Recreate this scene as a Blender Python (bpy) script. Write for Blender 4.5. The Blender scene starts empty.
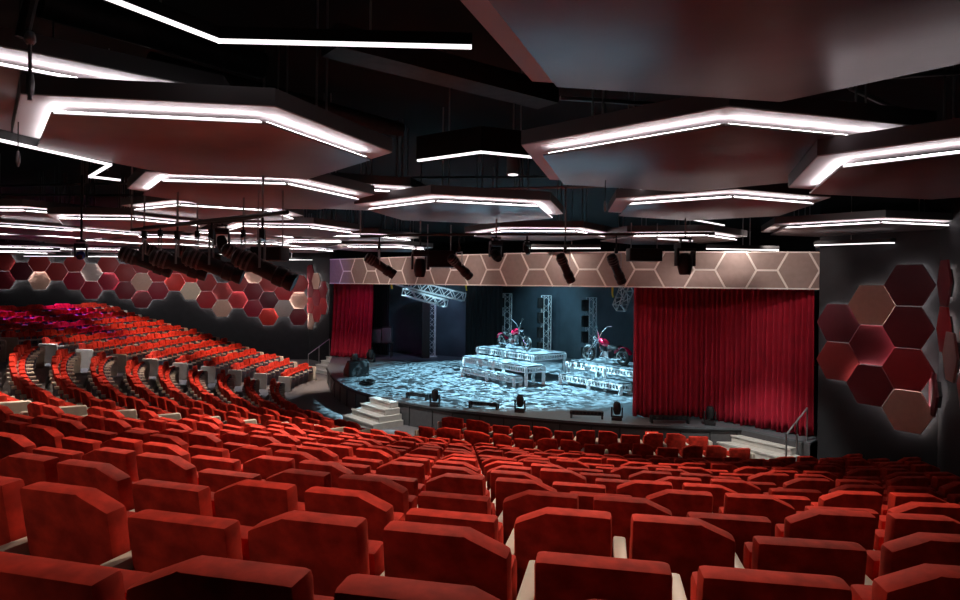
import bpy, bmesh, math, random
from math import sin, cos, tan, pi, radians, degrees, sqrt, atan2, hypot
from mathutils import Vector, Matrix

random.seed(11)
scene = bpy.context.scene
COL = scene.collection

# ------------------------------------------------------------------ camera geometry
EZ = 5.2                      # eye height above the flat floor in front of the stage
FOC, CX, CY, ROLL = 640.0, 480.0, 285.0, math.atan(0.012)
cR, sR = cos(ROLL), sin(ROLL)

def ray(px, py):
    a, b = (px - CX) / FOC, (CY - py) / FOC
    return Vector((a * cR - b * sR, 1.0, a * sR + b * cR))

def at(px, py, D):            # the point seen at a pixel, D metres ahead
    r = ray(px, py)
    return Vector((r.x * D, D, EZ + r.z * D))

def onz(px, py, z):           # the point seen at a pixel on the level z (absolute)
    r = ray(px, py)
    t = (z - EZ) / r.z
    return Vector((r.x * t, t, z))

def onplane(px, py, p0, n):   # the point seen at a pixel on a vertical plane
    r = ray(px, py)
    t = (p0[0] * n[0] + p0[1] * n[1]) / (r.x * n[0] + r.y * n[1])
    return Vector((r.x * t, r.y * t, EZ + r.z * t))

# ------------------------------------------------------------------ materials
MATS = {}
def mat(name, col, rough=0.6, metal=0.0, sheen=0.0, noise=0.0, nscale=8.0, emit=None, estr=0.0, spec=0.5, bump=0.0):
    if name in MATS: return MATS[name]
    m = bpy.data.materials.new(name); m.use_nodes = True
    nt = m.node_tree; b = nt.nodes['Principled BSDF']
    b.inputs['Base Color'].default_value = (*col, 1)
    b.inputs['Roughness'].default_value = rough
    b.inputs['Metallic'].default_value = metal
    b.inputs['Specular IOR Level'].default_value = spec
    if sheen:
        b.inputs['Sheen Weight'].default_value = sheen
        b.inputs['Sheen Roughness'].default_value = 0.35
        b.inputs['Sheen Tint'].default_value = (min(1, col[0] * 1.6), col[1] * 3 + .02, col[2] * 3 + .01, 1)
    if noise or bump:
        tc = nt.nodes.new('ShaderNodeTexCoord')
        nz = nt.nodes.new('ShaderNodeTexNoise'); nz.inputs['Scale'].default_value = nscale
        nz.inputs['Detail'].default_value = 4
        nt.links.new(tc.outputs['Object'], nz.inputs['Vector'])
        if noise:
            cr = nt.nodes.new('ShaderNodeMapRange'); cr.inputs['From Min'].default_value = .34; cr.inputs['From Max'].default_value = .66
            nt.links.new(nz.outputs['Fac'], cr.inputs['Value'])
            mx = nt.nodes.new('ShaderNodeMix'); mx.data_type = 'RGBA'
            mx.inputs['A'].default_value = (*[c * (1 - noise) for c in col], 1)
            mx.inputs['B'].default_value = (*[min(1, c * (1 + noise)) for c in col], 1)
            nt.links.new(cr.outputs['Result'], mx.inputs['Factor'])
            nt.links.new(mx.outputs['Result'], b.inputs['Base Color'])
        if bump:
            bp = nt.nodes.new('ShaderNodeBump'); bp.inputs['Strength'].default_value = bump
            bp.inputs['Distance'].default_value = 0.01
            nt.links.new(nz.outputs['Fac'], bp.inputs['Height'])
            nt.links.new(bp.outputs['Normal'], b.inputs['Normal'])
    if emit:
        b.inputs['Emission Color'].default_value = (*emit, 1)
        b.inputs['Emission Strength'].default_value = estr
    MATS[name] = m
    return m

VELVET = mat('red_velvet', (0.57, 0.034, 0.018), 0.8, sheen=0.35, noise=0.34, nscale=7.0, spec=0.2)
BEIGE = mat('cream_plastic', (0.62, 0.56, 0.47), 0.45, noise=0.06)
GUNMETAL = mat('dark_seat_pan', (0.035, 0.035, 0.06), 0.5)
SIDEM = mat('grey_side_panel', (0.20, 0.19, 0.225), 0.5)
CARPET = mat('grey_carpet', (0.16, 0.15, 0.155), 0.95, noise=0.25, nscale=30, bump=0.2)
WALLM = mat('charcoal_wall', (0.012, 0.013, 0.016), 0.75, noise=0.2, nscale=3)
BLACK = mat('black_metal', (0.012, 0.012, 0.013), 0.45, spec=0.4)
BLACKCLOTH = mat('black_cloth', (0.006, 0.006, 0.007), 0.95)
CEILM = mat('black_ceiling', (0.006, 0.006, 0.007), 0.9)
DUCTM = mat('dark_duct', (0.03, 0.028, 0.028), 0.6, noise=0.3)
RIMM = mat('dark_grey_rim', (0.12, 0.115, 0.12), 0.45, metal=0.3)
COVEM = mat('white_cove_board', (0.62, 0.57, 0.585), 0.5)
BROWNM = mat('brushed_bronze', (0.25, 0.20, 0.208), 0.3, metal=0.6, noise=0.06, nscale=3)
LEDM = mat('led_white', (0.9, 0.9, 0.9), 0.5, emit=(1.0, 0.93, 0.95), estr=1.7)
COVELED = mat('cove_led', (0.9, 0.9, 0.9), 0.5, emit=(1.0, 0.93, 0.95), estr=17.0)
HALOFAR = mat('led_halo_far', (0.9, 0.9, 0.9), 0.5, emit=(1.0, 0.92, 0.9), estr=26.0)
HALOM = mat('led_halo', (0.9, 0.9, 0.9), 0.5, emit=(1.0, 0.92, 0.9), estr=16.0)
STEEL = mat('steel', (0.45, 0.45, 0.46), 0.35, metal=0.9)
RODM = mat('zinc_rod', (0.40, 0.38, 0.38), 0.45, metal=0.4)
ALU = mat('aluminium', (0.80, 0.82, 0.84), 0.4, metal=0.2)
CHROME = mat('chrome', (0.75, 0.77, 0.8), 0.15, metal=1.0)
STAGEM = mat('dark_stage_deck', (0.11, 0.125, 0.14), 0.3, noise=0.1)
STAGEFRONT = mat('grey_stage_front', (0.075, 0.075, 0.08), 0.5, noise=0.1)
STEPM = mat('cream_step', (0.60, 0.575, 0.53), 0.5, noise=0.06)
STEPNOSE = mat('step_nosing', (0.75, 0.74, 0.70), 0.4)
CURTM = mat('crimson_curtain', (0.36, 0.003, 0.022), 0.85, sheen=0.3, noise=0.12, nscale=3)
FASCM = mat('taupe_fascia', (0.36, 0.265, 0.235), 0.4, metal=0.25, noise=0.06)
FASCLINE = mat('pale_inlay', (0.95, 0.86, 0.80), 0.3, metal=0.2)
BACKDROPM = mat('blue_grey_backdrop', (0.05, 0.075, 0.095), 0.6, noise=0.25, nscale=0.7)
RUBBER = mat('tyre_rubber', (0.03, 0.03, 0.03), 0.7)
REDPAINT = mat('red_paint', (0.55, 0.01, 0.05), 0.2)
BLUELENS = mat('blue_lens', (0.03, 0.05, 0.35), 0.2)
LENS = mat('dark_lens', (0.02, 0.025, 0.03), 0.08)
YELLOW = mat('yellow_strap', (0.8, 0.5, 0.03), 0.6)
SIGNRED = mat('red_sign', (0.8, 0.05, 0.03), 0.5, emit=(1, 0.08, 0.04), estr=0.7)
SIGNWHITE = mat('white_letters', (0.9, 0.8, 0.75), 0.5, emit=(1, 0.7, 0.6), estr=0.8)

# ------------------------------------------------------------------ mesh builder
class MB:
    def __init__(s): s.v = []; s.f = []
    def add(s, vs, fs):
        o = len(s.v); s.v += [tuple(v) for v in vs]; s.f += [tuple(i + o for i in f) for f in fs]; return s
    def box(s, c, d, rz=0.0, M=None):
        x, y, z = d[0] / 2, d[1] / 2, d[2] / 2
        vs = [Vector((a * x, b * y, e * z)) for e in (-1, 1) for a, b in ((-1, -1), (1, -1), (1, 1), (-1, 1))]
        R = M if M is not None else Matrix.Rotation(rz, 3, 'Z')
        return s.add([R @ v + Vector(c) for v in vs], [(3, 2, 1, 0), (4, 5, 6, 7), (0, 1, 5, 4), (1, 2, 6, 5), (2, 3, 7, 6), (3, 0, 4, 7)])
    def cyl(s, p0, p1, r0, r1=None, n=10, caps=True):
        r1 = r0 if r1 is None else r1
        p0, p1 = Vector(p0), Vector(p1); d = (p1 - p0).normalized()
        u = d.cross(Vector((0, 0, 1)))
        if u.length < 1e-3: u = Vector((1, 0, 0))
        u.normalize(); w = d.cross(u)
        vs = []
        for p, r in ((p0, r0), (p1, r1)):
            vs += [p + (u * cos(2 * pi * i / n) + w * sin(2 * pi * i / n)) * r for i in range(n)]
        fs = [(i, (i + 1) % n, n + (i + 1) % n, n + i) for i in range(n)]
        fs = [tuple(reversed(f)) for f in fs]
        if caps: fs += [tuple(range(n)), tuple(reversed(range(n, 2 * n)))]
        return s.add(vs, fs)
    def tube(s, pts, r, n=8):
        for a, b in zip(pts, pts[1:]): s.cyl(a, b, r, r, n)
        return s
    def lathe(s, prof, axis0, axisdir, n=16):    # prof: [(distance along the axis, radius)]
        d = Vector(axisdir).normalized(); p = Vector(axis0)
        u = d.cross(Vector((0, 0, 1)))
        if u.length < 1e-3: u = Vector((1, 0, 0))
        u.normalize(); w = d.cross(u)
        vs = []; fs = []
        for t, r in prof: vs += [p + d * t + (u * cos(2 * pi * i / n) + w * sin(2 * pi * i / n)) * r for i in range(n)]
        for k in range(len(prof) - 1):
            for i in range(n): fs.append((k * n + i, (k + 1) * n + i, (k + 1) * n + (i + 1) % n, k * n + (i + 1) % n))
        fs += [tuple(range(n)), tuple(reversed(range((len(prof) - 1) * n, len(prof) * n)))]
        return s.add(vs, fs)
    def prism(s, poly, z0, z1):                   # polygon in XY, extruded in z
        n = len(poly)
        vs = [(p[0], p[1], z0) for p in poly] + [(p[0], p[1], z1) for p in poly]
        return s.add(vs, [tuple(reversed(range(n))), tuple(range(n, 2 * n))] + [(i, (i + 1) % n, n + (i + 1) % n, n + i) for i in range(n)])
    def extr(s, poly, o, u, w, d):                # polygon in the frame (o; u, w), extruded by d
        o, u, w, d = Vector(o), Vector(u), Vector(w), Vector(d); n = len(poly)
        a = [o + u * p[0] + w * p[1] for p in poly]
        return s.add(a + [q + d for q in a], [tuple(reversed(range(n))), tuple(range(n, 2 * n))] + [(i, (i + 1) % n, n + (i + 1) % n, n + i) for i in range(n)])
    def torus(s, c, ax, R, r, n=20, m=8):
        ax = Vector(ax).normalized(); u = ax.cross(Vector((0, 0, 1)))
        if u.length < 1e-3: u = Vector((1, 0, 0))
        u.normalize(); w = ax.cross(u); c = Vector(c); vs = []; fs = []
        for i in range(n):
            a = 2 * pi * i / n; d = u * cos(a) + w * sin(a)
            vs += [c + d * (R + r * cos(2 * pi * j / m)) + ax * r * sin(2 * pi * j / m) for j in range(m)]
        for i in range(n):
            for j in range(m): fs.append((i * m + j, i * m + (j + 1) % m, ((i + 1) % n) * m + (j + 1) % m, ((i + 1) % n) * m + j))
        return s.add(vs, fs)
    def mesh(s, name, m, bevel=0.0, seg=2, smooth=False):
        me = bpy.data.meshes.new(name); me.from_pydata(s.v, [], s.f); me.materials.append(m)
        bm = bmesh.new(); bm.from_mesh(me)
        bmesh.ops.recalc_face_normals(bm, faces=bm.faces)
        if bevel:
            bmesh.ops.bevel(bm, geom=[e for e in bm.edges if len(e.link_faces) == 2 and e.calc_face_angle(0) > 0.3], offset=bevel, segments=seg, affect='EDGES', profile=0.6, clamp_overlap=True)
        bm.to_mesh(me); bm.free()
        if smooth or bevel:
            for p in me.polygons: p.use_smooth = True
            try: me.set_sharp_from_angle(angle=radians(40))
            except Exception: pass
        return me

def link(name, me, parent=None, loc=(0, 0, 0), rz=0.0):
    o = bpy.data.objects.new(name, me); COL.objects.link(o)
    o.location = loc; o.rotation_euler = (0, 0, rz)
    if parent: o.parent = parent
    return o

def part(name, mb, m, parent, label=None, bevel=0.0, smooth=False):
    o = link(name, mb.mesh(name, m, bevel, smooth=smooth), parent)
    if label: o['label'] = label
    return o

def tag(o, label, cat, group=None):
    o['label'] = label; o['category'] = cat
    if group: o['group'] = group
    return o

def thing(name, label, cat, loc=(0, 0, 0), rz=0.0, group=None):
    return tag(link(name, None, None, loc, rz), label, cat, group)

def single(name, mb, m, label, cat, group=None, loc=(0, 0, 0), rz=0.0, bevel=0.0, smooth=False):
    return tag(link(name, mb.mesh(name, m, bevel, smooth=smooth), None, loc, rz), label, cat, group)

def struct(name, mb, m, parent=None, smooth=False):
    o = link(name, mb.mesh(name, m, smooth=smooth), parent)
    if not parent: o['kind'] = 'structure'
    return o

def copy_tree(src, loc, rz):
    r = src.copy(); COL.objects.link(r); r.location = loc; r.rotation_euler = (0, 0, rz)
    for ch in src.children:
        c = ch.copy(); COL.objects.link(c); c.parent = r
        for g in ch.children:
            d = g.copy(); COL.objects.link(d); d.parent = c
    return r

ORD = 'zeroth first second third fourth fifth sixth seventh eighth ninth tenth eleventh twelfth thirteenth fourteenth fifteenth sixteenth seventeenth eighteenth nineteenth'.split()
TENS = {20: 'twent', 30: 'thirt', 40: 'fort', 50: 'fift', 60: 'sixt', 70: 'sevent', 80: 'eight', 90: 'ninet'}
def ordinal(n):
    if n < 20: return ORD[n]
    t, u = n // 10 * 10, n % 10
    return TENS[t] + 'ieth' if u == 0 else TENS[t] + 'y-' + ORD[u]

# ------------------------------------------------------------------ auditorium rows (arcs about C)
AX, AY = 6.0, 31.5
NROW = 16
def rowR(j): return 15.5 + 1.0 * j if j >= 0 else (14.45 if j == -1 else 13.1)
def rowz(j): return EZ - 4.25 + 0.2297 * j if j >= 0 else EZ - 4.22      # top of the tall backs
SEATH = 0.95
def pol(R, b): return (AX - R * sin(b), AY - R * cos(b))

def bump(j, b):
    if j <= 0: return 0.0
    d = degrees(b)
    return 0.045 * j * math.exp(-((d - 64) / 13.0) ** 2)

def floorz(j, b): return max(0.0, rowz(j) - SEATH) + bump(j, b)

f = MB()
bs = [radians(-62 + 2 * i) for i in range(83)] + [radians(102.6)]
f.box((-8, 20, -0.1), (90, 80, 0.2))
for j in range(NROW):
    r0, r1 = rowR(j) - 0.86, (rowR(j) + 0.14 if j < NROW - 1 else 40.0)
    for b0, b1 in zip(bs, bs[1:]):
        z0, z1 = floorz(j, b0), floorz(j, b1)
        y0, y1 = (floorz(j - 1, b0), floorz(j - 1, b1)) if j else (0, 0)
        f.add([(*pol(r0, b0), z0), (*pol(r0, b1), z1), (*pol(r1, b1), z1), (*pol(r1, b0), z0)], [(0, 1, 2, 3)])
        f.add([(*pol(r0, b0), y0), (*pol(r0, b1), y1), (*pol(r0, b1), z1), (*pol(r0, b0), z0)], [(0, 1, 2, 3)])
struct('floor', f, CARPET)

# ------------------------------------------------------------------ seats
W = 0.545
def back_poly(kind):
    h0, hi, lo = 0.36, 0.95, 0.872
    w = W / 2
    if kind == 'R': return [(-w, h0), (w, h0), (w, lo), (0.09, hi), (-w, hi)]
    if kind == 'L': return [(-w, h0), (w, h0), (w, hi), (-0.09, hi), (-w, lo)]
    return [(-w, h0), (w, h0), (w, lo), (-w, lo)]

LEAN = 0.17
def back_mb(kind, ws=1.0):
    mb = MB(); p = [(x * ws, z) for x, z in back_poly(kind)]
    n = len(p)
    fr = [(x, (0.95 - z) * LEAN, z) for x, z in p]
    th = lambda z: 0.13 if z > 0.6 else 0.11
    bk = [(x, (0.95 - z) * LEAN + th(z), z) for x, z in p]
    mb.add(fr + bk, [tuple(range(n)), tuple(reversed(range(n, 2 * n)))] + [(i, n + i, n + (i + 1) % n, (i + 1) % n) for i in range(n)])
    return mb
def cushion_mb(ws=1.0):
    mb = MB(); w = 0.262 * ws
    prof = [(0.27, 0.38), (0.40, 0.40), (0.37, 0.75), (0.23, 0.74)]
    mb.add([(-w, y, z) for y, z in prof] + [(w, y, z) for y, z in prof], [(0, 1, 2, 3), (7, 6, 5, 4)] + [(i, 4 + i, 4 + (i + 1) % 4, (i + 1) % 4) for i in range(4)])
    return mb
def pan_mb(ws=1.0):
    mb = MB(); w = 0.215 * ws
    prof = [(0.404, 0.42), (0.424, 0.43), (0.400, 0.71), (0.378, 0.705)]
    mb.add([(-w, y, z) for y, z in prof] + [(w, y, z) for y, z in prof], [(0, 1, 2, 3), (7, 6, 5, 4)] + [(i, 4 + i, 4 + (i + 1) % 4, (i + 1) % 4) for i in range(4)])
    return mb
def side_mb(x):
    mb = MB()
    poly = [(0.06, 0.0), (0.36, 0.0), (0.40, 0.30), (0.46, 0.60), (0.02, 0.62), (0.05, 0.3)]
    mb.extr(poly, (x - 0.03, 0, 0), (0, 1, 0), (0, 0, 1), (0.06, 0, 0))
    return mb
def arm_mb(x):
    mb = MB()
    poly = [(-0.05, 0.57), (0.58, 0.58), (0.58, 0.64), (-0.05, 0.655)]
    mb.extr(poly, (x - 0.04, 0, 0), (0, 1, 0), (0, 0, 1), (0.08, 0, 0))
    return mb
def endpanel_mb(x):
    mb = MB()
    poly = [(-0.05, 0.0), (0.52, 0.0), (0.55, 0.60), (0.52, 0.73), (-0.05, 0.76)]
    mb.extr(poly, (x - 0.045, 0, 0), (0, 1, 0), (0, 0, 1), (0.09, 0, 0))
    return mb

PITCH = 0.65
SX = PITCH / 2
SM = {}
for ws in (1.0, 1.45):
    for k in 'LRP': SM[k, ws] = back_mb(k, ws).mesh('backrest', VELVET, 0.03, 2)
    SM['c', ws] = cushion_mb(ws).mesh('cushion', VELVET, 0.03, 2)
    SM['p', ws] = pan_mb(ws).mesh('seat_pan', GUNMETAL)
    for sd in (-1, 1):
        SM['s', sd, ws] = side_mb(sd * SX * ws).mesh('side_panel', SIDEM, 0.012, 1)
        SM['a', sd, ws] = arm_mb(sd * SX * ws).mesh('armrest', BEIGE, 0.02, 2)
        SM['e', sd, ws] = endpanel_mb(sd * SX * ws).mesh('end_panel', BEIGE, 0.02, 1)

# every seat of the hall: row, block, place in the block, angle, kind, width, ends
def seamX(D, j): return 0.16 + 0.011 * D if j < 0 else 0.24 - 0.025 * D
def wall_limit(D): return 11.2 - 0.45 * (15.6 - D) - 0.75 if D < 15 else 11.2 - (D - 15.6) * 0.596 - 1.0
PHASE_A = {14: 'PPL', 13: 'LRP', 12: 'LRP', 11: 'RPL', 10: 'RPL', 9: 'LRP', -1: 'RPL', -2: 'PLR'}
PHASE_B = {15: 'RLP', 14: 'RLP', 13: 'PRL', 12: 'PRL', 11: 'LPR', 10: 'RLP'}
SEATS = []
for j in range(-2, NROW):
    R = rowR(j); rnd = random.Random(100 + j)
    b = radians(15)
    for _ in range(30): b = math.asin((AX - seamX(AY - R * cos(b), j)) / R)
    # block A: to the right of the seam
    ph = PHASE_A.get(j) or rnd.choice(('LRP', 'RPL', 'PLR'))
    k = 0
    lst = []
    while True:
        bb = b - (k + 0.5) * PITCH / R
        x, y = pol(R, bb)
        if x > wall_limit(y) or bb < radians(-60) or y < -1.5: break
        if j == -1 and x > 7.45: break
        if j == -2 and x > 6.75: break
        lst.append([j, 'A', k, bb, ph[k % 3], 1.0]); k += 1
    lst and lst[-1].append('r'); SEATS += lst
    # block B: from the seam to the aisle
    ph = PHASE_B.get(j) or rnd.choice(('PRL', 'RLP', 'LPR'))
    bl = radians(38.3) - 1.25 / R
    s = 0.0; k = 0; lst = []
    while True:
        ws = 1.45 if j < 0 and k < 2 else 1.0
        bb = b + (s + PITCH * ws / 2) / R
        if bb + PITCH * ws / 2 / R > bl + 0.02: break
        if pol(R, bb)[1] < -1.0: break
        lst.append([j, 'B', k, bb, ph[k % 3], ws]); s += PITCH * ws; k += 1
    lst and lst[-1].append('l'); SEATS += lst
    if j < 0: continue
    # block C: between the two left aisles
    ph = rnd.choice(('PRL', 'RLP', 'LPR'))
    bD = radians(86 - 2 * min(j, 9))
    bC = bD - 1.5 / R
    n = int((bC - radians(38.4)) * R / PITCH)
    lst = [[j, 'C', k, radians(38.4) + (k + 0.5) * PITCH / R, ph[k % 3], 1.0] for k in range(n)]
    lst[0].append('r'); lst[-1].append('l'); SEATS += lst
    # block D: beyond the far aisle, round to the left wall
    if j > 13: continue
    ph = rnd.choice(('PRL', 'RLP', 'LPR'))
    n = int((radians(102) - bD) * R / PITCH)
    lst = [[j, 'D', k, bD + (k + 0.5) * PITCH / R, ph[k % 3], 1.0] for k in range(n)]
    lst[0].append('r'); lst[-1].append('l'); SEATS += lst

INDIVIDUAL = None   # {(row, block): [places]} of the 300 that show largest
def parse_places(t):
    out = {}
    for w in t.split():
        h, l = w.split(':')
        for r in l.split(','):
            a, _, b_ = r.partition('-'); out.setdefault((int(h[:-1]), h[-1]), set()).update(range(int(a), int(b_ or a) + 1))
    return out
INDIVIDUAL = parse_places('''-2A:0-9 -2B:0-1 -1A:0-10 -1B:0-2 0A:10,13 0C:0-1 0D:0,4-5 1C:0 1D:0,4 2A:0,3,6-7,9-10,13 2B:2,5 2C:0,17 2D:0,3 3A:2,13-14 3B:0,3,6-7 3C:0-2,5,17 3D:0 4A:0,3-4,6-7,9-10,12-13 4B:2,5 4C:0-2,5,8,17 4D:0,4 5A:1,3-4,7-8,10-11 5B:2-3,6,9 5C:0-5,8,17 5D:0,4 6A:1-11 6B:0-1,3-10 6C:0-5,7-8,10,17 6D:0 7A:0-4,6-7,9-10 7B:0-6,8-9,11 7C:0-9,11,16 7D:0 8A:0-7,9 8B:0,2-3,5-6,8-12 8C:0-11,13-14,16 8D:0,3 9A:0-8 9B:0-13 9C:0,16 9D:0,3-4 10A:0-6 10B:0-12 11A:0-5 11B:0-9 12A:0-4 12B:0-7 13A:0-3 13B:0-5 14A:0-2 14B:0-4 15B:0-2''')

def seat_key(s): return (s[0], s[1], s[2])
def px_of(x, y, z):
    z -= EZ
    a, b = (x * cR + z * sR) / y, (-x * sR + z * cR) / y
    return CX + FOC * a, CY - FOC * b

def seat_parts(s):
    kind, ws, ends = s[4], s[5], s[6:]
    ps = [('backrest', SM[kind, ws]), ('cushion', SM['c', ws]), ('seat_pan', SM['p', ws]),
          ('side_panel', SM['s', 1, ws]), ('armrest', SM['a', 1, ws])]
    if 'r' in ends: ps[3:] = [('end_panel', SM['e', 1, ws])]
    if 'l' in ends: ps.append(('end_panel', SM['e', -1, ws]))
    return ps

def individual(s):
    if INDIVIDUAL is None: return False
    return s[2] in INDIVIDUAL.get((s[0], s[1]), ())

# numbering for the labels: rows counted from the nearest, seats from the photo's left edge
vis = {}
for s in SEATS:
    x, y = pol(rowR(s[0]), s[3])
    if y < 0.6: continue
    u, v = px_of(x, y, rowz(s[0]))
    if -25 < u < 985 and v < 625: vis.setdefault(s[0], []).append((u, seat_key(s)))
rank = {}
for j, l in vis.items():
    for i, (u, k) in enumerate(sorted(l)): rank[k] = i + 1
rows_seen = sorted(vis, reverse=True)
KINDTXT = {'L': 'left shoulder cut', 'R': 'right shoulder cut', 'P': 'low flat back'}

protos = {}
mass = MB(); mass_mats = []; mass_faces_mat = []
massbm = bmesh.new()
MASSM = [VELVET, BEIGE, GUNMETAL, SIDEM]
mass_me = bpy.data.meshes.new('theatre_seating')
for m in MASSM: mass_me.materials.append(m)
def add_mass(s, loc, rz):
    M = Matrix.Translation(loc) @ Matrix.Rotation(rz, 4, 'Z')
    for nm, me in seat_parts(s):
        n0 = len(massbm.verts); f0 = len(massbm.faces)
        massbm.from_mesh(me)
        massbm.verts.ensure_lookup_table(); massbm.faces.ensure_lookup_table()
        for v in massbm.verts[n0:]: v.co = M @ v.co
        mi = MASSM.index(me.materials[0])
        for fc in massbm.faces[f0:]: fc.material_index = mi
# low-detail meshes for the mass
n_ind = 0
for s in SEATS:
    j, blk, k, b = s[:4]
    x, y = pol(rowR(j), b)
    if y < -0.2: continue
    loc = Vector((x, y, floorz(j, b))); rz = -b
    if individual(s):
        kk = (s[4], s[5], tuple(s[6:]))
        ri = rows_seen.index(j) + 1
        rowtxt = 'nearest row' if ri == 1 else ordinal(ri) + ' nearest row'
        if j == -2: rowtxt = 'front row'
        lab = 'red velvet seat, %s, %s from photo\'s left in %s' % (KINDTXT[s[4]], ordinal(rank.get((j, blk, k), 1)), rowtxt)
        if kk not in protos:
            t = thing('theatre_seat', lab, 'seat', loc, rz, 'red theatre seats')
            for nm, me in seat_parts(s): link(nm, me, t)
            protos[kk] = t
        else:
            t = copy_tree(protos[kk], loc, rz); t['label'] = lab
        n_ind += 1
    else:
        u, v = px_of(x, max(y, .3), rowz(j))
        if -90 < u < 1050: add_mass(s, loc, rz)
massbm.to_mesh(mass_me); massbm.free()
o = link('theatre_seating', mass_me); o['kind'] = 'stuff'
tag(o, 'rows of small red seats curving away from the nearer seats to the stage and far wall', 'seating')

# ------------------------------------------------------------------ room shell
CZ = EZ + 3.4
def wallq(name, p, q, z0=0.0, z1=CZ, th=0.25, m=WALLM, side=1):
    p, q = Vector((*p, 0)), Vector((*q, 0)); d = (q - p).normalized(); n = Vector((-d.y, d.x, 0)) * side
    mb = MB().prism([tuple(p.xy), tuple(q.xy), tuple((q + n * th).xy), tuple((p + n * th).xy)], z0, z1)
    return struct(name, mb, m)
Lc, Lj = (-11.6, 43.6), (-9.45, 41.0)
Rj, Rc = (9.65, 18.2), (11.2, 15.6)
Lfar = (Lc[0] - 0.974 * 36, Lc[1] - 0.22 * 36)
Rfar = (Rc[0] - 0.41 * 22.5, Rc[1] - 0.91 * 22.5)
wallq('wall_left', Lfar, Lc)
wallq('wall_left_stage', Lc, Lj)
wallq('wall_right_stage', Rj, Rc)
wallq('wall_right', Rc, Rfar)
wallq('wall_back', Rfar, (-46, -6))
wallq('wall_far_left', (-46, -6), Lfar)
struct('ceiling', MB().box((-8, 22, CZ + 0.1), (90, 76, 0.2)), CEILM)
# the stage house behind the opening
wallq('wall_stage_left', Lj, (-2.0, 53.0), m=BLACKCLOTH)
wallq('wall_stage_right', (24, 33), (10.4, 18.9), m=BLACKCLOTH)
wallq('wall_stage_back', (-2.0, 53.0), (24, 33), m=BLACKCLOTH)

# ------------------------------------------------------------------ stage
ZS = EZ - 4.36
def catmull(pts, n=8):
    P = [Vector(p) for p in pts]; P = [P[0] * 2 - P[1]] + P + [P[-1] * 2 - P[-2]]; out = []
    for i in range(1, len(P) - 2):
        for k in range(n):
            t = k / n
            out.append(0.5 * ((2 * P[i]) + (P[i + 1] - P[i - 1]) * t + (2 * P[i - 1] - 5 * P[i] + 4 * P[i + 1] - P[i + 2]) * t * t + (3 * P[i] - P[i - 1] - 3 * P[i + 1] + P[i + 2]) * t ** 3))
    out.append(P[-2]); return out
edge_px = [(327, 367), (335, 379), (356, 390), (395, 400), (440, 408), (480, 412.5), (560, 420), (620, 424), (680, 426.6), (715, 427.8), (741, 428)]
edge = [onz(x, y, ZS).xy.to_3d() for x, y in edge_px]
edge = catmull(edge, 6)
epts = [tuple(p.xy) for p in edge]
poly = epts + [(9.4, 18.12), (9.75, 18.5), (10.6, 19.4), (23.5, 33), (-2.2, 52.5), (-9.2, 40.8)]
st = link('stage', None); st['kind'] = 'structure'
dk = MB().prism(poly, ZS - 0.06, ZS); struct('deck', dk, STAGEM, st)
fr = MB()
for a, b_ in zip(edge, edge[1:]):
    d = (b_ - a).normalized(); n = Vector((d.y, -d.x, 0))
    fr.add([(*(a).xy, 0), (*(b_).xy, 0), (*(b_).xy, ZS - 0.06), (*(a).xy, ZS - 0.06)], [(0, 1, 2, 3)])
e0, e1 = edge[-1], Vector((9.4, 18.12, 0))
fr.add([(*e0.xy, 0), (*e1.xy, 0), (*e1.xy, ZS - .06), (*e0.xy, ZS - .06)], [(0, 1, 2, 3)])
e0, e1 = Vector((-9.2, 40.8, 0)), edge[0]
fr.add([(*e0.xy, 0), (*e1.xy, 0), (*e1.xy, ZS - .06), (*e0.xy, ZS - .06)], [(0, 1, 2, 3)])
struct('front_panel', fr, STAGEFRONT, st)
tr = MB(); acc = 0
for a, b_ in zip(edge, edge[1:]):
    d = (b_ - a).normalized(); n = Vector((d.y, -d.x, 0)); L = (b_ - a).length
    c = (a + b_) / 2 + n * 0.02
    tr.box((c.x, c.y, ZS - 0.09), (L * 1.02, 0.05, 0.07), atan2(d.y, d.x))
    acc += L
    if acc > 0.8:
        acc = 0; tr.box((*(b_ + n * 0.008).xy, (ZS - 0.12) / 2), (0.03, 0.03, ZS - 0.12), atan2(d.y, d.x))
struct('edge_trim', tr, BLACK, st)

# steps: a run of treads climbing along 'up', each W wide across
def steps(name, label, base, up, n, width, tread, height, skew=0.0):
    t = thing(name, label, 'steps')
    up = Vector((*up, 0)).normalized(); ac = Vector((up.y, -up.x, 0)); b0 = Vector((*base, 0))
    h = height / n
    for i in range(n):
        lo = b0 + up * tread * i
        mb = MB()
        w = width / 2 - skew * i
        pts = [lo - ac * w, lo + ac * w, lo + ac * w + up * (tread * (n - i)), lo - ac * w + up * (tread * (n - i))]
        mb.prism([tuple(p.xy) for p in pts], h * i, h * (i + 1) - 0.001)
        tr_ = part('tread', mb, STEPM, t)
        nb = MB(); c = lo - up * 0.01
        nb.box((c.x, c.y, h * (i + 1) - 0.02), (2 * w, 0.04, 0.045), atan2(ac.y, ac.x))
        part('nosing', nb, STEPNOSE, tr_, 'pale step edge')
    return t
pR0, pR1 = onz(742, 428, ZS - 0.02), onz(812, 443, ZS - 0.02)
dR = (pR1 - pR0).normalized(); upR = Vector((-dR.y, dR.x, 0))
if upR.y < 0: upR = -upR
mid = (pR0 + pR1) / 2 - upR * 0.36 * 3 - dR * 0.55
steps('stage_steps', 'pale wide stage steps below the large red curtain beside dark side wall', mid.xy, upR.xy, 4, 3.0, 0.36, ZS - 0.01, skew=.12)
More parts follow.
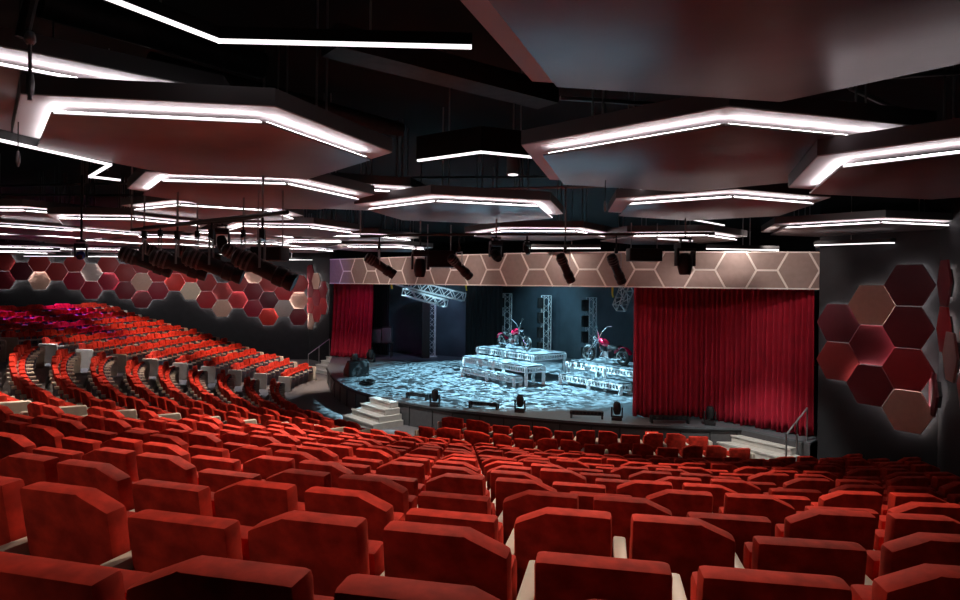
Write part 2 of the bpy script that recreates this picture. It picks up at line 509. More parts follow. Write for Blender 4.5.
def handrail(name, label, pts_lo, top_z):
    t = thing(name, label, 'handrail')
    prev = None; tops = []
    for (p, z0, z1) in pts_lo:
        part('post', MB().cyl((p.x, p.y, z0), (p.x, p.y, z1), 0.022), STEEL, t, smooth=True)
        tops.append(Vector((p.x, p.y, z1)))
    part('rail', MB().tube(tops, 0.026), STEEL, t, smooth=True)
    return t
hr = []
for i, fr_ in enumerate((0, 0.5, 1.0)):
    p = Vector((pR1.x, pR1.y, 0)) - upR * (1.05 - 1.05 * fr_) - dR * 0.15
    z = ZS / 4 + ZS * 0.75 * fr_
    hr.append((p, z, z + 0.95))
handrail('stage_handrail', 'steel handrail on the pale steps under the large red curtain', hr, 0)
# centre steps at the aisle
cb = onz(388, 421, 0.02); ct = onz(366, 399, ZS)
upc = Vector((ct.x - cb.x, ct.y - cb.y, 0)).normalized()
cen = onz(372, 398, ZS)
edge_n = upc
q = min(edge, key=lambda p: (p.xy - onz(385, 398, ZS).xy).length)
upc = Vector((AX - q.x, AY + 1 - q.y, 0)).normalized()
bq = q - upc * 1.62
steps('aisle_steps', 'cream stage steps at the end of the aisle, middle of the stage edge', (q - upc * 1.3).xy, upc.xy, 4, 2.2, 0.32, ZS - 0.02, skew=0.12)
# far steps by the left wall
bl_ = onz(322, 366, 0.02)
bl_ = Vector((-9.5, 36.9, 0)); upl = Vector((0.72, 0.69, 0)).normalized()
steps('side_stage_steps', 'small cream stage steps beside the far dark wall and railing', (bl_.x + 0.3, bl_.y), upl.xy, 4, 2.0, 0.34, ZS - 0.02)
hr = []
for fr_ in (0, 0.5, 1.0):
    p = bl_ + Vector((-0.55, 0.75, 0)) + upl * 1.4 * fr_
    z = ZS * fr_
    hr.append((p, z, z + 1.0))
handrail('side_handrail', 'pale handrail climbing beside the small far steps at the left wall', hr, 0)

# ------------------------------------------------------------------ curtains
def curtain(name, label, path, z0, z1, folds, amp, seed=1, flare=0.0):
    t = thing(name, label, 'curtain'); rnd = random.Random(seed)
    P = catmull([Vector((*p, 0)) for p in path], 12)
    L = [0]
    for a, b_ in zip(P, P[1:]): L.append(L[-1] + (b_ - a).length)
    N = folds * 10; mb = MB(); rows = [0, .04, .2, .4, .6, .8, .93, 1]
    phs = [rnd.uniform(-.5, .5) for _ in range(folds + 2)]; am = [rnd.uniform(.55, 1.25) for _ in range(folds + 2)]
    for i in range(N + 1):
        s_ = L[-1] * i / N; k = max(a for a in range(len(L)) if L[a] <= s_ + 1e-9); k = min(k, len(P) - 2)
        u = (s_ - L[k]) / max(1e-6, L[k + 1] - L[k]); p = P[k].lerp(P[k + 1], u)
        d = (P[k + 1] - P[k]).normalized(); n = Vector((d.y, -d.x, 0))
        fi = i / 10; a_ = am[int(fi)] * (1 - fi % 1) + am[int(fi) + 1] * (fi % 1)
        ph = phs[int(fi)] * (1 - fi % 1) + phs[int(fi) + 1] * (fi % 1)
        for r in rows:
            z = z1 + (z0 - z1) * r
            sw = sin(2 * pi * fi + ph + 0.5 * r * sin(i * .13 + seed)) * amp * a_ * (0.55 + 0.6 * r) + flare * r * r
            q_ = p + n * sw + d * amp * .35 * r * sin(i * .21)
            mb.v.append((q_.x, q_.y, z + (0.03 * sin(i * 0.17) if r == 1 else 0)))
    m = len(rows)
    for i in range(N):
        for r in range(m - 1): mb.f.append((i * m + r, (i + 1) * m + r, (i + 1) * m + r + 1, i * m + r + 1))
    o = part('drape', mb, CURTM, t, smooth=True)
    md = o.modifiers.new('thickness', 'SOLIDIFY'); md.thickness = 0.015
    rail = MB().tube([Vector((p.x, p.y, z1 + 0.03)) for p in P[::4]] + [Vector((P[-1].x, P[-1].y, z1 + .03))], 0.03)
    part('track', rail, BLACK, t)
    return t
cp = [onz(x, y, ZS + 0.05) for x, y in ((633, 415.5), (668, 416), (705, 417.5), (745, 424), (780, 430.5))] + [Vector((9.82, 18.8, 0))]
curtain('stage_curtain', 'large closed crimson curtain hanging in deep folds in front of the stage', [tuple(p.xy) for p in cp], ZS + 0.03, EZ + 0.4, 34, 0.09, 3)
curtain('stage_curtain', 'narrow gathered crimson curtain at the far end of the stage opening', [(-8.75, 38.4), (-7.8, 38.0), (-7.0, 37.6), (-6.2, 37.2)], ZS + 0.03, EZ + 0.5, 10, 0.14, 8, flare=0.25)

# ------------------------------------------------------------------ fascia above the stage opening
FH = 1.10
fpts = [(-6.75, 28.75), (-6.16, 28.2), (-3.35, 25.5), (-0.97, 23.1), (1.6, 20.95), (4.3, 19.6), (6.87, 18.95), (10.1, 18.42)]
FP = catmull([Vector((*p, 0)) for p in fpts], 8)
FL = [0]
for a, b_ in zip(FP, FP[1:]): FL.append(FL[-1] + (b_ - a).length)
def fpos(s_):
    s_ = max(0, min(FL[-1], s_)); k = max(a for a in range(len(FL)) if FL[a] <= s_ + 1e-9); k = min(k, len(FP) - 2)
    d = (FP[k + 1] - FP[k]).normalized()
    return FP[k] + d * (s_ - FL[k]), Vector((d.y, -d.x, 0)), d
fz0 = EZ - 0.02
fa = thing('stage_fascia', 'taupe fascia with pale hexagon lines spanning above the stage opening', 'fascia')
mb = MB(); NF = 60
for i in range(NF):
    a, na, _ = fpos(FL[-1] * i / NF); b_, nb, _ = fpos(FL[-1] * (i + 1) / NF)
    vs = [a, b_, b_ - nb * .18, a - na * .18]
    mb.prism([tuple(p.xy) for p in vs], fz0, fz0 + FH)
part('board', mb, FASCM, fa)
inl = MB(); hs = 0.577; s_ = FL[-1] - 0.02 - 3 * hs * 12
def strip(sa, za, sb, zb, w=0.028):
    n = max(1, int(abs(sb - sa) / 0.25))
    for i in range(n):
        t0, t1 = i / n, (i + 1) / n
        s0, s1 = sa + (sb - sa) * t0, sa + (sb - sa) * t1
        if s0 < 0 or s1 > FL[-1] or s1 < 0: continue
        p0, n0, _ = fpos(s0); p1, n1, _ = fpos(s1)
        a = Vector((p0.x, p0.y, za + (zb - za) * t0)) + n0 * .012; b_ = Vector((p1.x, p1.y, za + (zb - za) * t1)) + n1 * .012
        d = (b_ - a).normalized(); up = d.cross(n0).normalized() * w
        inl.add([a - up, b_ - up, b_ + up, a + up, a - up - n0 * .02, b_ - up - n1 * .02, b_ + up - n1 * .02, a + up - n0 * .02],
                [(0, 1, 2, 3), (0, 4, 5, 1), (3, 2, 6, 7)])
zm = fz0 + FH / 2
while s_ < FL[-1]:
    strip(s_ - hs / 2, zm, s_ + hs / 2, zm)
    for dz in (-1, 1):
        strip(s_ + hs / 2, zm, s_ + hs * 1.02, zm + dz * FH / 2); strip(s_ - hs / 2, zm, s_ - hs * 1.02, zm + dz * FH / 2)
    s_ += 3 * hs
strip(0, fz0 + .02, FL[-1], fz0 + .02, .02); strip(0, fz0 + FH - .02, FL[-1], fz0 + FH - .02, .02)
pe, ne, _ = fpos(FL[-1])
inl.box((pe.x + ne.x * .012, pe.y + ne.y * .012, zm), (0.04, 0.02, FH))
part('hexagon_inlay', inl, FASCLINE, fa, 'pale inlaid hexagon lines')

# ------------------------------------------------------------------ hexagonal wall panels
HC = {'red': (0.42, 0.022, 0.03), 'brick red': (0.30, 0.03, 0.03), 'burgundy': (0.10, 0.012, 0.022), 'crimson': (0.28, 0.01, 0.03),
      'maroon': (0.17, 0.01, 0.02), 'tan': (0.60, 0.38, 0.29), 'pale grey': (0.42, 0.35, 0.32), 'cream': (0.72, 0.60, 0.45), 'scarlet': (0.62, 0.03, 0.02)}
HM = {k: mat('hex_' + k.replace(' ', '_'), v, 0.55, noise=0.04) for k, v in HC.items()}
def hexpanel(P, u, n, side, colour, off, label, group, glow=0.93):
    # P: centre on the wall, u: along the wall, n: out of the wall
    up = Vector((0, 0, 1)); s_ = side * 0.985
    pts = [(s_ * cos(i * pi / 3), s_ * sin(i * pi / 3)) for i in range(6)]
    mb = MB().extr(pts, P + n * (off - 0.05), u, up, n * 0.05)
    o = single('hexagonal_wall_panel', mb, HM[colour], label, 'wall panel', group, bevel=0.008)
    lb = MB(); q_ = [(glow * x, glow * y) for x, y in pts]
    for i in range(6):
        a = P + u * q_[i][0] + up * q_[i][1] + n * (off - 0.062); b_ = P + u * q_[(i + 1) % 6][0] + up * q_[(i + 1) % 6][1] + n * (off - 0.065)
        lb.cyl(a, b_, 0.009, 0.009, 4)
    part('backlight', lb, HALOFAR if glow > .96 else HALOM, o)
    sp = MB().extr([(0.6 * x, 0.6 * y) for x, y in pts], P + n * 0.002, u, up, n * (off - 0.052))
    part('spacer', sp, BLACK, o)
    return o
def facet(p, q, side, cols, where, glow=0.93):
    # cols: list of (pixel x, [(pixel y, colour, offset)]); placed on the wall's own lattice
    p3, q3 = Vector((*p, 0)), Vector((*q, 0)); u = (q3 - p3).normalized(); n = Vector((u.y, -u.x, 0))
    H = sqrt(3) * side; x0, y0 = cols[0][0], cols[0][1][0][0]
    o0 = onplane(x0, y0, p3, n)
    zr = o0.z
    for ci, (cx, cells) in enumerate(cols):
        base = Vector((o0.x, o0.y, 0)) + u * (1.5 * side * ci)
        for k, (cy, colour) in enumerate(cells):
            pz = onplane(cx, cy, p3, n).z
            h = round((pz - zr) / (H / 2))
            if (h + ci) % 2: h += 1 if (pz - zr) / (H / 2) > h else -1
            z = zr + h * H / 2
            vert = '' if len(cells) == 1 else (', top of column' if k == 0 else ', bottom of column' if k == len(cells) - 1 else ', middle of column')
            lab = '%s hexagon on the %s, %s column from left%s' % (colour, where, ordinal(ci + 1), vert)
            hexpanel(Vector((base.x, base.y, z)), u, n, side, colour, 0.10 + 0.035 * ((ci * 7 + k * 3 + len(colour)) % 4), lab, 'hexagons on the ' + where, glow)
facet(Rj, Rc, 0.608, [(839.7, [(323, 'burgundy'), (361.5, 'brick red')]), (875.8, [(305.7, 'tan'), (345, 'maroon'), (383.5, 'maroon')]),
      (912, [(286.5, 'burgundy'), (327.5, 'maroon'), (368, 'red'), (409.5, 'tan')])], 'near side wall by the curtain', .95)
facet(Rc, Rfar, 0.62, [(939, [(394, 'maroon')]), (948, [(306, 'maroon'), (340, 'red')]), (952, [(376, 'pale grey')]), (957, [(330, 'red'), (363, 'brick red')])], 'side wall at the picture edge', 0.6)
facet(Lfar, Lc, 0.65, [
    (5, [(262, 'brick red'), (280.5, 'maroon')]), (23.5, [(271, 'burgundy')]), (43, [(262, 'brick red'), (280.5, 'tan')]), (61, [(271, 'brick red')]),
    (79, [(263, 'brick red'), (281, 'crimson')]), (97, [(271, 'pale grey'), (289.5, 'crimson')]), (115, [(263, 'brick red'), (281, 'crimson')]),
    (131, [(272, 'brick red'), (289.5, 'maroon')]), (147.5, [(263, 'brick red'), (280.5, 'tan'), (298, 'maroon')]), (165, [(272, 'red'), (289.5, 'crimson')]),
    (181, [(263.5, 'red'), (281, 'scarlet')]), (196, [(272, 'scarlet'), (289.5, 'cream')]), (211, [(281, 'brick red'), (298, 'red')]),
    (226, [(289.5, 'brick red'), (306.5, 'tan')]), (241, [(281.5, 'brick red'), (298.5, 'red')]), (256, [(273, 'tan'), (290, 'maroon'), (307, 'crimson')]),
    (270.5, [(282, 'brick red'), (298.5, 'burgundy'), (315, 'scarlet')]), (285, [(290, 'red'), (307, 'pale grey')]),
    (300, [(282, 'brick red'), (298.5, 'tan'), (315, 'maroon')])], 'long far wall', .965)
facet(Lc, Lj, 0.63, [(312, [(273, 'maroon'), (290, 'maroon'), (307, 'red'), (324, 'tan')]), (319.5, [(282, 'tan'), (299, 'crimson'), (315.5, 'red')]),
    (326.5, [(291, 'maroon'), (308, 'red')])], 'narrow far wall beside the stage', .8)

# ------------------------------------------------------------------ ceiling panels
S0 = 2.13
def ceiling_panel(label, n1, n2, Z=1.6, S=S0, leds=(0, 1, 5), inset=0.27, rods=(0, 2, 3, 5), lines=None):
    z = EZ + Z
    a, b_ = onz(*n1, z), onz(*n2, z)
    d = (b_ - a); d.z = 0; d.normalize(); n = Vector((-d.y, d.x, 0)); m = (a + b_) / 2
    c = m + n * S * sqrt(3) / 2
    V = [m - d * S / 2, m + d * S / 2]
    ang0 = atan2(V[0].y - c.y, V[0].x - c.x)
    def hexa(s): return [Vector((c.x + s * cos(ang0 + i * pi / 3), c.y + s * sin(ang0 + i * pi / 3), 0)) for i in range(6)]
    t = thing('hexagonal_ceiling_panel', label, 'ceiling panel', (0, 0, 0), 0, 'hexagonal ceiling panels')
    O = hexa(S); I = hexa(S - inset)
    rim = MB().prism([tuple(p.xy) for p in O], z + 0.012, z + 0.17); part('upper_tray', rim, RIMM, t)
    part('cove_board', MB().prism([tuple((c + (p - c) * 0.997).xy) for p in O], z, z + 0.012), COVEM, t, 'pale lit underside border')
    part('lower_plate', MB().prism([tuple(p.xy) for p in I], z - 0.105, z - 0.078), BROWNM, t, 'bronze underside', bevel=0.004)
    part('spacer', MB().prism([tuple(p.xy) for p in hexa(S - inset - 0.36)], z - 0.078, z), BLACK, t)
    J = hexa(S - inset + 0.005)
    for i in leds:
        p, q_ = J[i], J[(i + 1) % 6]
        e = (q_ - p).normalized(); ctr = (p + q_) / 2
        L = (q_ - p).length * 0.97
        if lines is None or i in lines: part('led_strip', MB().box((ctr.x, ctr.y, z - 0.090), (L, 0.012, 0.014), atan2(e.y, e.x)), LEDM, t, 'glowing white strip')
        cc = c + (ctr - c) * (1 - 0.17 / (ctr - c).length)
        part('cove_light', MB().box((cc.x, cc.y, z - 0.073), (L * .97, 0.03, 0.008), atan2(e.y, e.x)), COVELED, t, 'hidden white strip lighting the border')
    for i in rods:
            p = c + (O[i] - c) * 0.6
            for w in (-0.06, 0.06):
                part('hanger_rod', MB().cyl((p.x + w, p.y, z + 0.17), (p.x + w, p.y, CZ), 0.014, n=6), RODM, t)
    return t
CP = [
 ('huge bronze hexagon directly overhead, cut by the top edge of the photo', (773, 98), (537, 82), 1.6, S0, (2, 3, 4)),
 ('large bronze hexagon with lit edge hanging over the near left seats', (13.5, 94), (281, 107), 1.6, S0, (0, 1, 5)),
 ('large bronze hexagon with lit edges right of centre, below the overhead one', (722, 106), (942, 129), 1.6, 2.4, (0, 5)),
 ('hexagon with pale underside at the right edge, below the large bronze hexagon', (790, 186), (814, 160), 1.32, S0, (0, 1)),
 ('lit bronze hexagon just behind the large one at the left', (145, 172), (294, 176), 1.6, S0, (0, 1, 5)),
 ('lit hexagon in the middle of the photo above the hanging spotlights', (424, 194), (556.5, 201), 1.6, 2.3, (0, 1, 5)),
 ('lit hexagon above the right half of the stage, behind the large bronze one', (624.6, 198), (727, 190), 1.6, S0, (0, 1)),
 ('long lit hexagon near the right wall above the wall hexagons', (775, 224), (885, 217.5), 1.6, 2.4, (0, 1)),
 ('thin lit hexagon just above the middle of the stage fascia', (503, 227), (580, 227.5), 1.5, S0, (0, 1, 5)),
 ('lit hexagon tucked below the second hexagon at the left', (160, 199), (285, 207), 1.78, S0, (0, 1, 5)),
 ('small lit hexagon between the left and middle hexagons', (318, 181), (388, 185), 1.85, S0, (0, 1)),
 ('lit hexagon at the far left below the zigzag light', (52, 214), (130, 215), 1.6, S0, (0, 1, 5)),
 ('narrow lit hexagon at far left, second under the zigzag light', (13, 226), (80, 227), 1.6, S0, (0, 1, 5)),
 ('narrow lit hexagon at far left, third under the zigzag light', (35, 237), (97, 238), 1.6, S0, (0, 1)),
 ('narrow lit hexagon behind the dark spotlight cluster at the left', (110, 233), (180, 235), 1.6, S0, (0, 1)),
 ('lit hexagon right of the dark spotlight cluster', (245, 222.5), (303, 223.5), 1.62, S0, (0, 1, 5)),
 ('far lit hexagon left of the middle moving lights', (318, 233), (376, 233.5), 1.66, S0, (0, 1)),
 ('far lit hexagon under the previous ones near the left fascia end', (286, 239), (345, 239.5), 1.6, S0, (0, 1, 5)),
 ('farthest lit hexagon above the far wall corner', (262, 246), (312, 247), 1.6, S0, (0, 1)),
 ('lit hexagon above the right end of the fascia', (815, 247), (892, 243.5), 1.25, S0, (0, 1)),
 ('far hexagon edge glowing at the far left above the wall hexagons', (-10, 245), (40, 246), 1.6, S0, (0, 1)),
 ('thin glowing hexagon above the far wall, left of the spotlight cluster', (70, 247), (118, 248), 1.6, S0, (0, 1)),
 ('thin hexagon near left edge above the long lit hexagon', (-50, 206), (12, 206), 1.75, S0, (0, 1)),
 ('lit hexagon half hidden at the left edge of the photo', (-70, 222), (-8, 222), 1.55, S0, (0, 1)),
 ('pale hexagon underside at upper left, behind the sprinkler pipe', (-190, 62), (-60, 40), 1.95, S0, (0, 1, 5)),
 ('lit hexagon over the stage fascia between the black box and the right hexagon', (640, 232), (700, 231.5), 1.42, S0, (0, 1)),
 ('thin hexagon edge at far left, between the second and third narrow ones', (-40, 231), (24, 231.5), 1.6, S0, (0, 1)),
 ('thin lit hexagon over the far seats, right of the third narrow one', (128, 241), (180, 242), 1.6, S0, (0, 1)),
 ('lit hexagon above the dark cluster, right half', (196, 229.5), (252, 230.5), 1.7, S0, (0, 1)),
 ('thin lit hexagon behind the black box of the left cluster', (222, 240.5), (270, 241.5), 1.6, S0, (0, 1)),
 ('lowest thin hexagon edge at the far left over the wall hexagons', (-30, 250), (14, 250.5), 1.6, S0, (0, 1)),
 ('far lit hexagon just left of the fascia behind hanging spotlights', (345, 244), (395, 244.5), 1.45, S0, (0, 1)),
]
for i, (lab, n1, n2, Z, S, leds) in enumerate(CP): ceiling_panel(lab, n1, n2, Z, S, leds, rods=(2, 3) if i == 1 else () if i == 24 else (0, 2, 3, 5), lines={1: (0,), 2: (), 3: (1,), 4: (0, 1)}.get(i))

# slim led lines between the panels
def led_line(label, pts, Z, w=0.036, house=0.10):
    z = EZ + Z; P = [onz(x, y, z) for x, y in pts]
    t = thing('led_light_line', label, 'light')
    h = MB(); e = MB()
    for a, b_ in zip(P, P[1:]):
        d = b_ - a; L = d.length; c = (a + b_) / 2; an = atan2(d.y, d.x)
        h.box((c.x, c.y, z + 0.006 + house / 2), (L + w, w * 1.3, house), an); e.box((c.x, c.y, z - 0.008), (L + w * .8, w, 0.028), an)
    part('housing', h, BLACK, t); part('led_diffuser', e, LEDM, t, 'glowing white diffuser')
    for p in (P[0].lerp(P[1], .5), P[-2].lerp(P[-1], .6)): part('hanger_rod', MB().cyl((p.x, p.y, z + .1), (p.x, p.y, CZ), .01, n=6), RODM, t)
    return t
led_line('long bent white light line across the upper left of the black ceiling', [(90, -10), (219, 40), (470, 46)], 2.05)
led_line('zigzag white light line under the large hexagon at the left', [(-20, 135), (110, 164), (90, 176), (119, 179.5)], 1.5)
led_line('shallow bent white light line above the middle hexagon', [(419, 160), (481, 151.5), (546, 158)], 1.9, 0.05, 0.35)
led_line('short white light line under the large right hexagon', [(598, 182), (655, 190)], 1.75)
led_line('short bent light line above the right half of the fascia', [(680, 217), (724, 225)], 1.7)
led_line('white light line above the right curtain', [(658, 238.5), (692, 240.5)], 1.3)
led_line('thin white light line close above the right fascia end', [(707, 248.5), (778, 250)], 1.0)
led_line('long thin light line above the right wall hexagons', [(815, 245), (890, 242.5), (960, 245)], 1.22)
led_line('light line left of the black box over the fascia', [(530, 248), (600, 248)], 1.15)
led_line('light line above the far left wall, lower left', [(24, 256), (120, 256.5)], 1.35)
led_line('thin light line at the left edge over the wall hexagons', [(0, 250.5), (60, 250.8)], 1.4)
led_line('thin light line over the far wall corner', [(262, 259.5), (312, 259.8)], 1.4)
led_line('light line behind the spotlight cluster above far wall', [(200, 254), (250, 254.5)], 1.4)

# ------------------------------------------------------------------ dark things up in the ceiling
def duct(label, a, b_, r, square=False):
    t = single('air_duct', MB().cyl(a, b_, r, n=12) if not square else MB().extr([(-r, -r * .6), (r, -r * .6), (r, r * .6), (-r, r * .6)], a, (b_ - a).cross(Vector((0, 0, 1))).normalized(), (0, 0, 1), b_ - a), DUCTM, label, 'duct', smooth=not square)
    return t
duct('dark round duct crossing behind the long bent light line', onz(40, 0, EZ + 2.6), onz(262, 66, EZ + 2.6), 0.16)
duct('dark flat duct running towards the overhead hexagon', onz(330, 40, EZ + 2.75), onz(548, 97, EZ + 2.75), 0.22, True)
duct('dark duct high above the large left hexagon', onz(150, 62, EZ + 2.9), onz(400, 130, EZ + 2.9), 0.14)
for i, (p, q_) in enumerate((((700, 90), (960, 72)), ((560, 98), (780, 112)), ((0, 195), (330, 196)), ((0, 186), (300, 180)), ((380, 178), (640, 176)), ((420, 190), (640, 186)), ((850, 88), (898, 110)))):
    lab = ('steel channel under the overhead hexagon, towards the right wall', 'steel channel behind the overhead hexagon', 'thin pipe over the far left hexagons', 'higher thin pipe over the far left seats',
           'thin pipe behind the shallow bent light', 'lower thin pipe behind the downlight', 'short slanted channel at upper right')[i]
    single('ceiling_channel', MB().cyl(onz(*p, EZ + 2.5), onz(*q_, EZ + 2.5), 0.03, n=6), RODM, lab, 'channel')
# sprinkler drop and pendant downlight
sp = thing('sprinkler_drop', 'thin sprinkler drop pipe hanging at upper left', 'sprinkler')
a = at(30, 32, 3.6); b_ = at(30, 97, 3.6)
part('branch_pipe', MB().cyl(at(38, -30, 3.6), at(22, 38, 3.6), 0.035), DUCTM, sp)
part('hanging_pipe', MB().cyl(a, b_, 0.010), RODM, sp)
part('riser', MB().cyl(at(38, -30, 3.6), (at(38, -30, 3.6).x, 3.6, CZ), .03), DUCTM, sp)
part('coupling', MB().lathe([(0, .02), (.03, .03), (.05, .03), (.07, .018)], a, (0, 0, -1)), RODM, sp)
part('sprinkler_head', MB().lathe([(0, .016), (.05, .022), (.10, .02), (.12, .012), (.15, .012)], b_ + Vector((0, 0, .13)), (0, 0, -1)), STEEL, sp)
dl = thing('pendant_downlight', 'small black cylinder downlight glowing under the shallow bent light', 'light')
p = at(513, 174.5, 11.0)
part('housing', MB().cyl(p, p + Vector((0, 0, .30)), 0.11, n=16), RIMM, dl, smooth=True)
part('lamp', MB().cyl(p + Vector((0, 0, -.012)), p, 0.085, n=16), LEDM, dl, 'glowing lamp face')
part('stem', MB().cyl(p + Vector((0, 0, .3)), (p.x, p.y, CZ), .015), RODM, dl)
hd = [((605, 205), 9.0, 'small hanging sensor right of the middle hexagon'), ((18, 157), 6.5, 'small hanging sensor under the zigzag light')]
for (u, v), D, lab in hd:
    t = thing('hanging_sensor', lab, 'sensor'); p = at(u, v, D)
    part('body', MB().lathe([(0, .012), (.05, .02), (.12, .02), (.16, .008)], p + Vector((0, 0, .06)), (0, 0, -1), 8), RODM, t)
    part('cable', MB().cyl(p + Vector((0, 0, .06)), (p.x, p.y, CZ), .006, n=5), BLACK, t)

# ------------------------------------------------------------------ stage lighting fixtures
def moving_head(label, p, size=0.75, aim=(0, 0, -1), hang=True, hz=None, group='moving head lights'):
    """p: centre of the head; hangs below its base (hang) or stands on it"""
    t = thing('moving_head_light', label, 'stage light', p, 0.25 if hang else -0.3, group)
    k = size; sg = 1 if hang else -1
    part('base', MB().box((0, 0, sg * .44 * k), (.46 * k, .36 * k, .15 * k)), BLACK, t, bevel=.02 * k)
    yk = MB()
    for s in (-1, 1): yk.box((s * .235 * k, 0, sg * .15 * k), (.06 * k, .16 * k, .46 * k))
    yk.box((0, 0, sg * .345 * k), (.5 * k, .17 * k, .05 * k)); part('yoke', yk, BLACK, t, bevel=.012 * k)
    d = Vector(aim).normalized()
    hb = MB().lathe([(-.26 * k, .08 * k), (-.24 * k, .13 * k), (-.05 * k, .185 * k), (.10 * k, .185 * k), (.26 * k, .15 * k), (.30 * k, .13 * k)], (0, 0, 0), d, 14)
    h = part('head', hb, BLACK, t, smooth=True)
    part('lens', MB().cyl(d * .30 * k, d * .306 * k, .115 * k, n=14), LENS, h)
    if hang:
        for s in (-1, 1): part('clamp', MB().box((s * .13 * k, 0, .56 * k), (.05 * k, .06 * k, .1 * k)), STEEL, t)
        if hz:
            part('hanging_bar', MB().box((0, 0, .625 * k), (.36 * k, .05, .03)), BLACK, t)
            part('drop_pole', MB().cyl((0, 0, .63 * k), (0, 0, hz - p[2] - .035), .02, n=6), BLACK, t)
    return t
def profile_spot(label, p, aim, L=0.75, group='profile spotlights', hz=None):
    t = thing('profile_spotlight', label, 'stage light', p, 0, group)
    d = Vector(aim).normalized()
    b_ = MB().lathe([(-.45 * L, .07 * L), (-.42 * L, .13 * L), (-.16 * L, .15 * L), (-.08 * L, .11 * L)], (0, 0, 0), d, 12)
    body = part('lamp_house', b_, BLACK, t, smooth=True)
    part('barrel', MB().lathe([(-.09 * L, .125 * L), (.20 * L, .125 * L), (.22 * L, .15 * L), (.36 * L, .15 * L), (.38 * L, .13 * L), (.46 * L, .145 * L), (.52 * L, .14 * L)], (0, 0, 0), d, 12), BLACK, t, smooth=True)
    fins = MB()
    for q_ in (-.36, -.28, -.2): fins.cyl(d * q_ * L, d * (q_ + .03) * L, .158 * L, n=12)
    part('cooling_fin', fins, RIMM, body)
    side = d.cross(Vector((0, 0, 1))).normalized()
    yk = MB()
    for s in (-1, 1): yk.tube([side * s * .17 * L, side * s * .17 * L + Vector((0, 0, .42 * L))], .018 * L, 6)
    yk.tube([side * -.17 * L + Vector((0, 0, .42 * L)), side * .17 * L + Vector((0, 0, .42 * L))], .018 * L, 6)
    part('yoke', yk, STEEL, t)
    part('clamp', MB().box((0, 0, .5 * L), (.07, .07, .16 * L)), BLACK, t)
    if hz: part('drop_pole', MB().cyl((0, 0, .57 * L), (0, 0, hz - p[2] - .035), .018, n=6), BLACK, t)
    return t
# front-of-house pipes
def pipe(label, pts, r=0.03):
    t = thing('lighting_pipe', label, 'pipe')
    part('rail', MB().tube(pts, r, 8), BLACK, t, smooth=True)
    for a in pts[::2]: part('drop_rod', MB().cyl((a.x, a.y, a.z + .03), (a.x, a.y, CZ), .018, n=6), RODM, t)
    return t
def rig(label, HZP, items):
    pts = []
    for kind, u, v, D, aim, size, lab in items:
        p = at(u, v, D); pts.append(Vector((p.x, p.y, HZP)))
        if kind == 'm': moving_head(lab, p, size, aim, True, HZP)
        else: profile_spot(lab, p, aim, size, hz=HZP)
    e0 = pts[0] + (pts[0] - pts[1]).normalized() * .6; e1 = pts[-1] + (pts[-1] - pts[-2]).normalized() * .6
    pipe(label, [e0] + pts + [e1])
rig('black lighting pipe above the fascia carrying the spotlights', EZ + 1.16, [
    ('p', 379, 265, 15.6, (.75, .2, -.50), .86, 'black profile spotlight at the left end of the fascia, pointing down right'),
    ('m', 420, 267, 15.0, (0, 0, -1), .78, 'black moving head hanging in front of the fascia, beside the black box speaker'),
    ('p', 459, 266, 14.8, (.62, .4, -.62), .76, 'black profile spotlight right of the left moving head'),
    ('m', 496, 255, 14.5, (.1, -.8, -.5), .62, 'black moving head seen end-on above the middle of the stage'),
    ('m', 527, 250, 14.5, (.2, -.3, -1), .34, 'tiny black moving head high between the fascia spotlights'),
    ('p', 565, 267, 14.4, (.40, .4, -.78), .76, 'black profile spotlight left of the two in mid fascia'),
    ('p', 616, 268, 14.2, (.42, .4, -.78), .76, 'black profile spotlight near the black box over the fascia'),
    ('m', 685, 263, 13.8, (0, 0, -1), .84, 'black moving head hanging before the right end of the fascia')])
def speaker(label, c, d, rz=0):
    t = thing('box_speaker', label, 'speaker', c, rz)
    part('cabinet', MB().box((0, 0, 0), d), BLACK, t, bevel=.02)
    part('grille', MB().box((0, -d[1] / 2 - .006, 0), (d[0] * .92, .012, d[2] * .86)), BLACKCLOTH, t)
    for s in (-1, 1): part('hanging_bracket', MB().cyl((s * d[0] * .4, 0, d[2] / 2), (s * d[0] * .4, 0, EZ + 1.5 - c[2]), .012, n=6), RODM, t)
    return t
speaker('black box speaker hanging among lights left of middle fascia', at(439, 259, 16.0), (0.72, .4, .42), .1)
speaker('black box speaker hanging right of the middle fascia spotlights', at(644, 255, 15.0), (0.76, .4, .30))
# cluster at the left
rig('black lighting pipe of the left spotlight cluster', EZ + .95, [
    ('p', 144, 261, 11.6, (.80, .3, -.33), .95, 'black profile spotlight in the left cluster, first from the left'),
    ('p', 177, 264, 10.7, (.85, .3, -.30), .95, 'black profile spotlight in the left cluster, second from the left'),
    ('p', 211, 265, 9.9, (.85, .2, -.32), .95, 'black profile spotlight in the left cluster, third from the left'),
    ('p', 262, 268, 9.0, (.85, .1, -.40), .95, 'black profile spotlight in the left cluster, last one towards the stage')])
rig('second black pipe of the left spotlight cluster, farther one', EZ + 1.12, [
    ('p', 160, 254, 13.0, (.7, .5, -.3), .85, 'smaller black profile spotlight behind the left end of the cluster'),
    ('p', 197, 255, 12.3, (.8, .5, -.2), .8, 'smaller black profile spotlight high in the middle of the left cluster'),
    ('m', 222, 243, 11.9, (.2, -.2, -1), .52, 'black moving head hanging in the middle of the left cluster'),
    ('p', 243, 258, 11.3, (.75, .5, -.45), .85, 'smaller black profile spotlight behind the right part of the left cluster')])
speaker('black box hanging over the left spotlight cluster', at(270, 254, 10.4), (.52, .35, .22), -.1)
